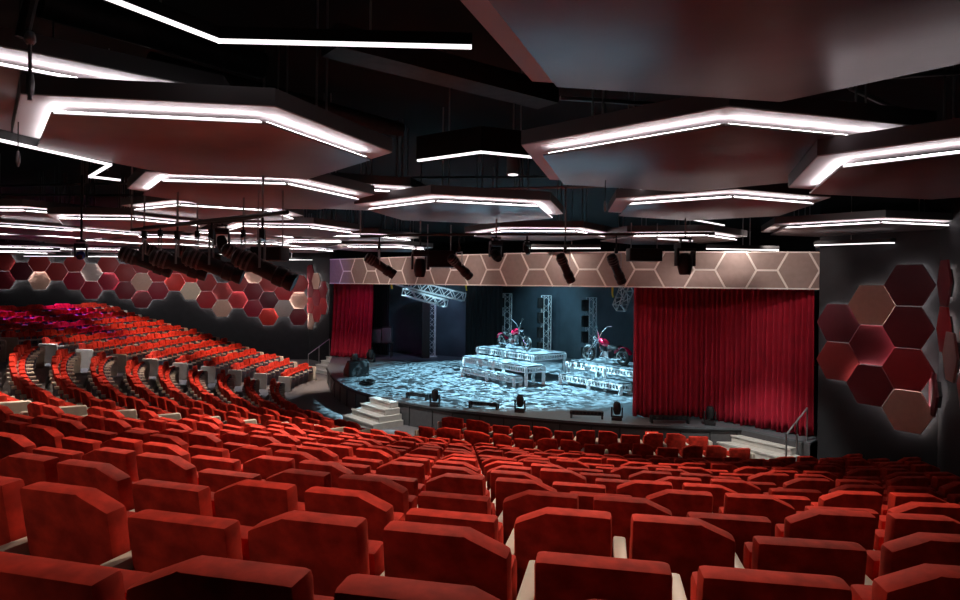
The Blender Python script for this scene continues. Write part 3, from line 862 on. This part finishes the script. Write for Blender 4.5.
t = moving_head('small blue-lit moving head at the left end of the cluster', at(81, 255, 12.0), .42, aim=(.1, -.9, -.3), hz=EZ + 2.0)
for c in t.children:
    if c.name.startswith('head'): c.data.materials[0] = BLUELENS; c['label'] = 'deep blue lamp head'
# floor fixtures along the stage edge
for (u, v), D, lab in (((435, 397), 22.9, 'black moving head standing on the stage edge beside the aisle steps'), ((520, 407.5), 22.0, 'black moving head standing on the stage edge, middle'),
                       ((617, 411.5), 20.9, 'black moving head standing on stage edge next to the curtain'), ((710, 413), 20.35, 'black moving head standing before the large red curtain')):
    z = ZS + 0.515 * 0.72
    p = at(u, v, D); p.z = z
    moving_head(lab, p, 0.72, aim=(0, -.1, 1), hang=False)
def floor_bar(label, c, L, rz):
    t = thing('floor_light_bar', label, 'stage light', c, rz)
    part('bar', MB().box((0, 0, .17), (L, .14, .14)), BLACK, t, bevel=.02)
    for s in (-1, 1): part('foot', MB().box((s * L * .46, 0, .11), (.06, .24, .22)), BLACK, t)
    for i in range(8): part('lens', MB().cyl(((i - 3.5) * L * .11, -.07, .18), ((i - 3.5) * L * .11, -.078, .18), .045, n=8), LENS, t)
    return t
for (u, v), L, rz, lab in (((414, 400.5), .95, -.5, 'black light bar on the stage edge above the aisle steps'), ((481, 410), 1.1, -.35, 'black light bar on the stage edge between two moving heads'),
                           ((585, 420), 1.1, -.15, 'black light bar on the stage edge before the right platform'), ((669, 425), 1.25, -.05, 'black light bar at the foot of the large red curtain')):
    p = onz(u, v, ZS); p += Vector((0.1, .3, 0)); p.z = ZS
    floor_bar(lab, p, L, rz)
# dark kit at the far left of the stage
for (u, v), D, s, lab in (((371, 346), 35.5, .9, 'dark moving head before the narrow far curtain'), ((355, 356), 33.0, .9, 'dark moving head near the small far steps')):
    p = at(u, v, D); p.z = ZS + .515 * s
    moving_head(lab, p, s, aim=(0, -.1, 1), hang=False)
t = thing('monitor_wedge', 'black wedge speaker on the far left stage corner', 'speaker', onz(347, 377, ZS) + Vector((.35, .4, 0)), .6)
part('cabinet', MB().extr([(-.35, 0), (.35, 0), (.35, .25), (-.1, .75), (-.35, .75)], (-.5, 0, 0), (0, 1, 0), (0, 0, 1), (1.0, 0, 0)), BLACK, t, bevel=.02)
part('grille', MB().extr([(.33, .27), (-.07, .735), (-.065, .745), (.345, .275)], (-.45, 0, .01), (0, 1, 0), (0, 0, 1), (.9, 0, 0)), BLACKCLOTH, t)
single('cable_coil', MB().torus((0, 0, .05), (0, 0, 1), .3, .05).torus((.05, .02, .13), (0, 0, 1), .27, .05), BLACK, 'coiled black cable on stage edge at the far left', 'cable', loc=onz(358, 386, ZS) + Vector((.3, .5, 0)), smooth=True)

# lit sign on the stage front
q = min(edge, key=lambda p: (p.xy - onz(656, 433, ZS - .25).xy).length)
d = (edge[-1] - edge[-8]).normalized(); n = Vector((d.y, -d.x, 0))
sg = thing('exit_sign', 'small red lit sign on the stage front behind the front row', 'sign', Vector((q.x, q.y, ZS - .27)) + n * .04, atan2(d.y, d.x))
part('plate', MB().box((0, 0, 0), (.40, .03, .16)), SIGNRED, sg)
lt = MB(); S_ = lambda x0, z0, x1, z1: lt.extr([(0, -.009), (hypot(x1 - x0, z1 - z0), -.009), (hypot(x1 - x0, z1 - z0), .009), (0, .009)], (x0, -.017, z0), Vector((x1 - x0, 0, z1 - z0)).normalized(), Vector((-(z1 - z0), 0, x1 - x0)).normalized(), (0, -.006, 0))
def glyph(c, x):
    w, h = .026, .045
    seg = {'E': [(-w, -h, -w, h), (-w, h, w, h), (-w, 0, w * .8, 0), (-w, -h, w, -h)], 'X': [(-w, -h, w, h), (-w, h, w, -h)], 'I': [(0, -h, 0, h)], 'T': [(0, -h, 0, h), (-w, h, w, h)],
           'N': [(-w, -h, -w, h), (-w, h, w, -h), (w, -h, w, h)], 'O': [(-w, -h, -w, h), (w, -h, w, h), (-w, h, w, h), (-w, -h, w, -h)]}[c]
    for a_, b2, c_, d_ in seg: S_(x + a_, b2, x + c_, d_)
for i, c in enumerate('EXIT'): glyph(c, -.123 + i * .082)
part('lettering', lt, SIGNWHITE, sg, 'pale letters')

# ------------------------------------------------------------------ stage set: backdrop, legs, truss towers, platforms
def panel_thing(name, label, cat, p, q_, z0, z1, m, th=.06):
    p, q_ = Vector((*p, 0)), Vector((*q_, 0)); d = (q_ - p).normalized(); n = Vector((-d.y, d.x, 0))
    return single(name, MB().prism([tuple(p.xy), tuple(q_.xy), tuple((q_ + n * th).xy), tuple((p + n * th).xy)], z0, z1), m, label, cat)
panel_thing('backdrop_flat', 'grey blue backdrop wall panel at the left of the stage', 'backdrop', at(385, 300, 41).xy, at(433, 300, 40).xy, ZS, EZ + 1.2, BACKDROPM)
panel_thing('backdrop_flat', 'grey blue backdrop wall panel between black column and black leg', 'backdrop', at(434, 300, 39.6).xy, at(467, 300, 38.4).xy, ZS, EZ + 1.2, BACKDROPM)
panel_thing('backdrop_flat', 'wide dark blue backdrop wall behind the motorcycles', 'backdrop', (1.0, 44.6), (9.6, 33.4), ZS, EZ + 1.2, BACKDROPM)
def leg(label, px0, px1, D):
    a, b_ = at(px0, 300, D), at(px1, 300, D - .3)
    t = thing('black_stage_leg', label, 'curtain'); mb = MB(); N = 24
    ps = [a.lerp(b_, i / N) + Vector((0, .06 * sin(i * 1.9), 0)) for i in range(N + 1)]
    for p in ps: mb.v += [(p.x, p.y, ZS), (p.x, p.y, EZ + 1.1)]
    for i in range(N): mb.f.append((2 * i, 2 * i + 2, 2 * i + 3, 2 * i + 1))
    o = part('drape', mb, BLACKCLOTH, t); o.modifiers.new('thickness', 'SOLIDIFY').thickness = .02
    part('batten', MB().cyl((a.x, a.y, EZ + 1.12), (b_.x, b_.y, EZ + 1.12), .03, n=6), BLACK, t)
leg('black masking curtain left of the first motorcycle', 466, 502, 37.4)
leg('black masking curtain beside the narrow far red curtain', 374, 389, 39.5)
def lattice(mb, p0, p1, w, step, r=.022, rb=.012, u=None):
    p0, p1 = Vector(p0), Vector(p1); d = (p1 - p0); L = d.length; d.normalize()
    if u is None:
        u = d.cross(Vector((0, 0, 1)))
        if u.length < .1: u = Vector((1, 0, 0))
    u = Vector(u).normalized(); v = d.cross(u).normalized()
    cs = [(-1, -1), (1, -1), (1, 1), (-1, 1)]
    C = [u * a * w / 2 + v * b * w / 2 for a, b in cs]
    for c in C: mb.cyl(p0 + c, p1 + c, r, n=6)
    n = max(2, round(L / step))
    for i in range(n):
        a, b_ = p0 + d * L * i / n, p0 + d * L * (i + 1) / n
        for k in range(4):
            c0, c1 = C[k], C[(k + 1) % 4]
            if i % 2: c0, c1 = c1, c0
            mb.cyl(a + c0, b_ + c1, rb, n=5, caps=False)
    for c in range(4):
        mb.cyl(p0 + C[c], p0 + C[(c + 1) % 4], rb, n=5); mb.cyl(p1 + C[c], p1 + C[(c + 1) % 4], rb, n=5)
    return mb
def tower(label, px, D, ytop, zbase, boxes, w=.34):
    b_ = at(px, 330, D); top = at(px, ytop, D).z
    t = thing('truss_tower', label, 'truss', (b_.x, b_.y, zbase), .25)
    part('lattice', lattice(MB(), (0, 0, .03), (0, 0, top - zbase), w, .36), ALU, t)
    part('base_plate', MB().box((0, 0, .015), (.6, .6, .03)), ALU, t)
    for i in range(boxes):
        z = (top - zbase) * (1 - (i + .5) / (boxes + .3))
        part('blinder_light', MB().box((-.36, -.02, z), (.34, .3, .62)), BLACK, t, bevel=.03)
    return t
tower('aluminium truss tower behind the first motorcycle', 507, 41.0, 293.5, ZS, 3, .45)
tower('aluminium truss tower between the two motorcycles', 546, 38.0, 295.5, ZS, 4, .45)
tower('aluminium truss tower behind the second motorcycle', 591, 35.2, 297.5, ZS, 4, .42)
tower('dim truss tower before the grey backdrop at stage left side', 432, 38.6, 305, ZS, 0, .36)
single('black_column', MB().box((0, 0, 2.2), (.45, .3, 4.4)), BLACK, 'black column beside the dim truss tower', 'column', loc=(at(426, 330, 38.0).x, 38.0, ZS))
def hung_truss(label, a, b_, w=.3):
    t = thing('hanging_truss', label, 'truss')
    part('lattice', lattice(MB(), a, b_, w, .32, .03, .018), ALU, t)
    for p in (a, b_): part('suspension_wire', MB().cyl(p, (p.x, p.y, CZ), .008, n=5), BLACK, t)
hung_truss('slanted aluminium truss hanging under the left part of the fascia, lower one', at(404, 292, 33.5), at(446, 303.5, 32.5), .34)
hung_truss('slanted aluminium truss hanging under the left fascia, upper longer one', at(398, 281, 34.5), at(464, 297, 33.5), .42)
hung_truss('short slanted truss hanging at the curtain edge', at(627, 288, 27.5), at(619, 308, 27.0), .42)
# small yellow straps
for (u, v), D, lab in (((391.5, 286), 33, 'yellow strap hanging under the left fascia end'), ((466, 288), 32.5, 'yellow strap beside the black leg'), ((612.5, 294), 27, 'yellow strap left of the short slanted truss')):
    p = at(u, v, D)
    single('hanging_strap', MB().tube([p + Vector((0, 0, 1.5)), p, p + Vector((.03, 0, -.14))], .045, 6), YELLOW, lab, 'strap')
# crates in the far wing
TX = at(382, 338, 38.2).x
for dx, w, h, lab in ((-.28, .5, .78, 'smaller dark grey crate behind the far curtain'), (.3, .55, .86, 'grey crate upstage beside the far curtain')):
    t = thing('flight_case', lab, 'crate', (TX + dx, 38.2, ZS + .88), 0)
    part('body', MB().box((0, 0, h / 2), (w, .5, h)), RIMM, t, bevel=.02); part('lid', MB().box((0, 0, h + .03), (w, .5, .05)), BLACK, t)
t = thing('prop_table', 'black tall bench under the grey crates in the wing', 'bench', (TX, 38.2, ZS))
part('top', MB().box((0, 0, .845), (1.3, .7, .06)), BLACK, t)
for x in (-.58, .58):
    for y in (-.28, .28): part('leg', MB().box((x, y, .41), (.06, .06, .81)), BLACK, t)
def beam(mb, a, b_, h, r=.03, step=.16):
    # perforated flat beam: two chords joined by many short posts
    a, b_ = Vector(a), Vector(b_); up = Vector((0, 0, h)); d = b_ - a; n = max(2, round(d.length / step))
    for q0, q1 in ((a, b_), (a + up, b_ + up)):
        e = (q1 - q0).normalized(); c = (q0 + q1) / 2
        mb.box(c, ((q1 - q0).length, .05, r * 2), atan2(d.y, d.x))
    for i in range(n + 1):
        p = a + d * i / n
        mb.box(p + up / 2, (.055, .045, h), atan2(d.y, d.x))
def platform(label, f0, f1, depth, z0, z1, legs=True, bh=.2):
    # f0, f1: front corners (ground points); depth: away from the front
    t = thing('truss_platform', label, 'platform')
    f0, f1 = Vector((*f0, 0)), Vector((*f1, 0)); d = (f1 - f0).normalized(); n = Vector((-d.y, d.x, 0)) * depth
    c = [f0, f1, f1 + n, f0 + n]
    part('deck', MB().prism([tuple(p.xy) for p in c], z1 - .05, z1), STAGEM, t)
    for i in range(4):
        a, b_ = c[i].copy(), c[(i + 1) % 4].copy(); mb = MB()
        beam(mb, (a.x, a.y, z1 - .08 - bh), (b_.x, b_.y, z1 - .08 - bh), bh)
        part('edge_truss', mb, ALU, t)
    for i in range(4):
        part('leg', MB().box(((c[i] * .96 + sum(c, Vector()) * .01).x, (c[i] * .96 + sum(c, Vector()) * .01).y, (z0 + z1 - .1) / 2), (.14, .14, z1 - .1 - z0)), ALU, t)
    m = (f0 + f1) / 2
    part('leg', MB().box((m.x, m.y, (z0 + z1 - .1) / 2), (.14, .1, z1 - .1 - z0)), ALU, t)
    return t
PD, PN = Vector((.60, -.80, 0)), Vector((.80, .60, 0))      # along the set, and away from the hall
def plat(label, f0, L, depth, h):
    f0 = Vector((*f0, 0)); platform(label, f0.xy, (f0 + PD * L).xy, depth, ZS, ZS + h)
plat('lower tier of the lit truss platform left of stage centre', (-.85, 30.6), 4.0, .38, .48)
plat('middle tier of the lit truss platform left of stage centre', (-.80, 31.40), 4.8, 1.05, .88)
plat('top tier of the left platform, under the first motorcycle', (-.14, 32.54), 4.4, 2.0, 1.24)
plat('lower tier of the lit truss platform beside the large curtain', (3.57, 28.5), 3.6, .55, .48)
plat('upper tier of the right platform, under the second motorcycle', (3.98, 29.15), 4.6, 2.0, .98)

# ------------------------------------------------------------------ motorcycles
def motorcycle(label, loc, rz, s=1.0):
    t = thing('motorcycle', label, 'motorcycle', loc, rz, 'motorcycles on the stage platforms')
    t.scale = (s, s, s)
    def wheel(x, R, r):
        w = part('wheel', MB().torus((x, 0, R + .0), (0, 1, 0), R - .07, .025, 24, 6), CHROME, t, smooth=True)
        part('tyre', MB().torus((x, 0, R), (0, 1, 0), R - r, r, 28, 8), RUBBER, w, smooth=True)
        sp = MB()
        for i in range(10): sp.cyl((x, 0, R), (x + (R - .08) * cos(i * pi / 5), 0, R + (R - .08) * sin(i * pi / 5)), .008, n=4)
        sp.cyl((x, -.08, R), (x, .08, R), .06, n=10); part('spoke', sp, CHROME, w)
    wheel(-.78, .33, .085); wheel(1.05, .35, .06)
    fk = MB()
    for y in (-.09, .09): fk.cyl((1.05, y, .35), (.52, y, 1.02), .03, n=8)
    part('front_fork', fk, CHROME, t, smooth=True)
    fm = MB().tube([(.5, 0, .95), (.2, 0, .75), (-.35, 0, .62), (-.78, .09, .34)], .03).tube([(.5, 0, .85), (.38, 0, .28), (-.25, 0, .26), (-.78, -.09, .34)], .03)
    part('frame', fm, CHROME, t)
    tk = MB().lathe([(0, .03), (.08, .12), (.28, .155), (.5, .10), (.58, .03)], (.48, 0, .93), (-1, 0, -.28), 14); part('fuel_tank', tk, REDPAINT, t, 'red fuel tank', smooth=True)
    part('seat', MB().extr([(0, .62), (-.1, .78), (-.2, .73), (-.4, .70), (-.62, .80), (-.66, .72), (-.4, .6)], (0, -.13, 0), (1, 0, 0), (0, 0, 1), (0, .26, 0)), BLACK, t, bevel=.02)
    en = MB().box((.08, 0, .38), (.4, .26, .22))
    for a, x in ((.35, .2), (-.35, -.02)):
        for i in range(5): en.cyl((x + sin(a) * (.1 + i * .05), 0, .46 + .05 * i), (x + sin(a) * (.1 + i * .05) + .01 * sin(a), 0, .485 + .05 * i), .1, n=10)
    part('engine', en, STEEL, t)
    for y in (-.17, .17): part('exhaust_pipe', MB().tube([(.2, y * .7, .5), (.3, y, .28), (-.2, y, .24), (-.9, y, .30)], .045), CHROME, t, smooth=True)
    fd = MB(); rr = .40
    arc = [(-.78 + rr * cos(a), .33 + rr * sin(a)) for a in [radians(20 + 14 * i) for i in range(11)]]
    for (x0, z0), (x1, z1) in zip(arc, arc[1:]):
        fd.add([(x0, -.1, z0), (x1, -.1, z1), (x1, .1, z1), (x0, .1, z0), (x0 * 1, -.1, z0 + .015), (x1, -.1, z1 + .015), (x1, .1, z1 + .015), (x0, .1, z0 + .015)], [(0, 1, 2, 3), (7, 6, 5, 4), (0, 4, 5, 1), (3, 2, 6, 7)])
    part('rear_fender', fd, REDPAINT, t, 'red rear fender')
    hb = MB()
    for y in (-1, 1): hb.tube([(.52, 0, 1.0), (.45, y * .12, 1.25), (.36, y * .34, 1.48), (.18, y * .42, 1.5)], .017)
    part('handlebar', hb, CHROME, t, smooth=True)
    part('headlight', MB().lathe([(0, .04), (.05, .1), (.14, .11), (.15, .09)], (.58, 0, 1.0), (1, 0, -.1), 12), CHROME, t, smooth=True)
    part('kickstand', MB().cyl((-.05, -.15, .28), (-.12, -.32, .01), .015, n=6), STEEL, t)
    return t
m1 = Vector((-.14, 32.54, 0)) + PD * 1.95 + PN * .75
motorcycle('red and chrome chopper motorcycle on the left platform, front wheel to the right', (m1.x, m1.y, ZS + 1.24), atan2(PD.y, PD.x), 1.0)
m2 = Vector((3.98, 29.15, 0)) + PD * 1.95 + PN * .6
motorcycle('red and chrome chopper motorcycle on right platform, facing away from the curtain', (m2.x, m2.y, ZS + .98), atan2(-PD.y, -PD.x), 1.08)

# ------------------------------------------------------------------ lights
def spot(name, p, target, power, col, size_deg, blend=0.6, radius=0.08):
    L = bpy.data.lights.new(name, 'SPOT'); L.energy = power; L.color = col; L.spot_size = radians(size_deg); L.spot_blend = blend; L.shadow_soft_size = radius
    o = bpy.data.objects.new(name, L); COL.objects.link(o); o.location = p
    o.rotation_euler = (Vector(target) - Vector(p)).to_track_quat('-Z', 'Y').to_euler()
    return L
WARM = (1.0, 0.78, 0.62)
HZ = EZ + 1.45
def seat_pt(j, deg): return Vector((*pol(rowR(j), radians(deg)), floorz(j, radians(deg)) + .9))
for j, deg, pw, cz in ((12, 21, 500, 75), (9, 17, 950, 70), (6, 10, 900, 75), (7, 28, 1400, 75), (10, 38, 1100, 75), (2, 24, 1300, 90), (4, 36, 1500, 85), (9, 52, 1500, 75), (4, 58, 1500, 75), (1, 2, 900, 80), (12, 50, 900, 75), (13, 31, 500, 70), (-2, 20, 1200, 90), (14, 13, 270, 80), (11, 8, 480, 75), (10, 1, 420, 75), (8, 24, 300, 50)):  # warm ceiling spots without fixtures; the last few added to lift dark rows
    p = seat_pt(j, deg); q = Vector((*pol(rowR(j) - 2.4, radians(deg)), HZ))
    spot('house_light_and_fill', q, p, pw, WARM, cz)
for j, deg, pw in ((1, 94, 1500), (5, 91, 1300), (8, 96, 1000), (6, 80, 800)):
    p = seat_pt(j, deg); q = Vector((*pol(rowR(j) - 1.5, radians(deg)), HZ)); spot('house_light_far', q, p, pw, (1, .66, .46), 70)
for j, deg, pw, cz in ((12, 84, 1600, 60), (12, 95, 1800, 60), (9, 87, 900, 50)):
    p = seat_pt(j, deg); spot('purple_wash', (p.x - 1, p.y, HZ), p, pw, (.50, .05, 1.0), cz)
for j, deg in ((1, 83), (4, 77), (7, 70)):
    p = seat_pt(j, deg); spot('aisle_fill', (p.x, p.y, HZ), p, 1000, (.95, .92, 1), 40)  # unseen spots added to lighten the floor of the far aisle
spot('near_fill', (-5.0, -0.3, EZ + 1.45), (-2.6, 3.4, 3.8), 120, WARM, 55)
# stage
def gobo(L, scale=9.0, stretch=3.2):
    L.use_nodes = True; nt = L.node_tree; em = nt.nodes['Emission']
    tc = nt.nodes.new('ShaderNodeTexCoord'); sep = nt.nodes.new('ShaderNodeSeparateXYZ'); nt.links.new(tc.outputs['Normal'], sep.inputs[0])
    dv = []
    for a in ('X', 'Y'):
        m = nt.nodes.new('ShaderNodeMath'); m.operation = 'DIVIDE'; nt.links.new(sep.outputs[a], m.inputs[0]); nt.links.new(sep.outputs['Z'], m.inputs[1]); dv.append(m)
    cmb = nt.nodes.new('ShaderNodeCombineXYZ')
    my = nt.nodes.new('ShaderNodeMath'); my.operation = 'MULTIPLY'; my.inputs[1].default_value = stretch; nt.links.new(dv[1].outputs[0], my.inputs[0])
    nt.links.new(dv[0].outputs[0], cmb.inputs['X']); nt.links.new(my.outputs[0], cmb.inputs['Y'])
    nz = nt.nodes.new('ShaderNodeTexNoise'); nz.inputs['Scale'].default_value = scale; nz.inputs['Detail'].default_value = 3; nz.inputs['Distortion'].default_value = 1.2
    nt.links.new(cmb.outputs[0], nz.inputs['Vector'])
    s1 = nt.nodes.new('ShaderNodeMath'); s1.operation = 'SUBTRACT'; s1.inputs[1].default_value = .5; nt.links.new(nz.outputs['Fac'], s1.inputs[0])
    ab = nt.nodes.new('ShaderNodeMath'); ab.operation = 'ABSOLUTE'; nt.links.new(s1.outputs[0], ab.inputs[0])
    rp = nt.nodes.new('ShaderNodeMapRange'); rp.inputs['From Min'].default_value = 0.0; rp.inputs['From Max'].default_value = .066; rp.inputs['To Min'].default_value = 2.0; rp.inputs['To Max'].default_value = .035
    nt.links.new(ab.outputs[0], rp.inputs['Value']); nt.links.new(rp.outputs['Result'], em.inputs['Strength'])
CY_ = (.50, .86, 1.0)
sc_ = Vector((2.0, 29.0, ZS))
L = spot('stage_gobo_light', (1.2, 29.8, EZ + 2.6), (1.2, 29.81, ZS), 27000, (.42, .82, 1.0), 97, .15, .015); gobo(L, 11.0, 1.35)
L = spot('stage_gobo_light', (5.8, 24.6, EZ + 1.3), (5.8, 24.61, ZS), 1300, (.42, .82, 1.0), 66, .3, .015); gobo(L, 8.0, 1.3)
L = spot('stage_gobo_light', (-4.6, 33.5, EZ + 1.6), (-4.6, 33.51, ZS), 1800, (.42, .82, 1.0), 50, .3, .015); gobo(L, 8.0, 1.3)
spot('backdrop_wash', (-2.5, 36.5, EZ + .9), (-3.2, 40, ZS + .3), 260, (.5, .62, 1.0), 80)
spot('backdrop_wash', (3.0, 37.5, EZ + .9), (4.6, 40, ZS + 1), 200, (.30, .62, .85), 100)
spot('tower_light', (1.5, 31.5, EZ + .4), (4.0, 37.8, EZ - 1.6), 1300, CY_, 46)
spot('truss_light', (-2.5, 30.0, EZ - .6), (-2.2, 33.5, EZ + .1), 700, CY_, 40)
spot('curtain_wash', (5.5, 14.5, EZ + 1.3), (7.0, 20.5, 2.6), 180, (1, .8, .75), 60)
spot('far_curtain_wash', (-6.6, 34.5, EZ + .2), (-7.3, 37.8, 2.0), 85, (1, .22, .8), 80)
spot('step_light', (6.6, 16.0, EZ + 1.3), (7.9, 18.5, .5), 1300, (1, .98, .92), 45)
spot('aisle_fill', (-4.2, 20.6, EZ + 1.3), (-3.4, 22.4, .5), 1500, (1, .95, .9), 50)  # added spot brightening the cream aisle steps, no fixture
spot('far_aisle_light', (-8.6, 31.0, EZ + 1.3), (-8.8, 34.0, .3), 1100, (1, .95, .9), 70)
spot('far_wall_wash', (-12, 37.0, EZ + 1.2), (-14, 42.5, EZ - .4), 420, (1, .9, .9), 120)
spot('far_wall_wash', (-21, 34.0, EZ + 1.2), (-23, 41.0, EZ - .4), 420, (1, .9, .9), 120)
for (x, y), (tx, ty), pw in (((7.6, 16.0), (8.3, 18.8), 190), ((4.2, 16.8), (4.8, 19.6), 190), ((0.6, 18.2), (1.8, 21), 190), ((-2.6, 20.8), (-1.4, 23.5), 190), ((-5.4, 24.0), (-4.2, 26.4), 190)):
    spot('fascia_wash', (x, y, EZ + 1.35), (tx, ty, EZ + .35), pw, (1, .85, .78), 95)
spot('fascia_violet', (-9.0, 26.5, EZ + 1.0), (-6.6, 28.6, EZ + .5), 120, (.45, .3, 1), 50)
spot('near_wall_wash', (6.8, 12.5, EZ + 1.3), (10.3, 16.6, EZ - .3), 40, (1, .9, .88), 70)

w = bpy.data.worlds.new('dark_hall'); scene.world = w; w.use_nodes = True
w.node_tree.nodes['Background'].inputs['Color'].default_value = (.5, .45, .5, 1)
w.node_tree.nodes['Background'].inputs['Strength'].default_value = 0.012

# ------------------------------------------------------------------ camera and view
cam = bpy.data.cameras.new('camera'); co = bpy.data.objects.new('camera', cam); COL.objects.link(co)
cam.sensor_width = 36; cam.lens = 36 * FOC / 960; cam.shift_y = -(300 - CY) / 960
cam.clip_start = 0.05; cam.clip_end = 300
co.matrix_world = Matrix(((cR, -sR, 0, 0), (0, 0, -1, 0), (sR, cR, 0, EZ), (0, 0, 0, 1)))
scene.camera = co
vs = scene.view_settings
vs.view_transform = 'Standard'; vs.look = 'None'; vs.gamma = 1.0; vs.use_curve_mapping = False; vs.exposure = 0.0
scene.cycles.use_denoising = True
scene.cycles.max_bounces = 6; scene.cycles.diffuse_bounces = 3; scene.cycles.glossy_bounces = 3
scene.cycles.sample_clamp_indirect = 4.0
scene.cycles.use_light_tree = True
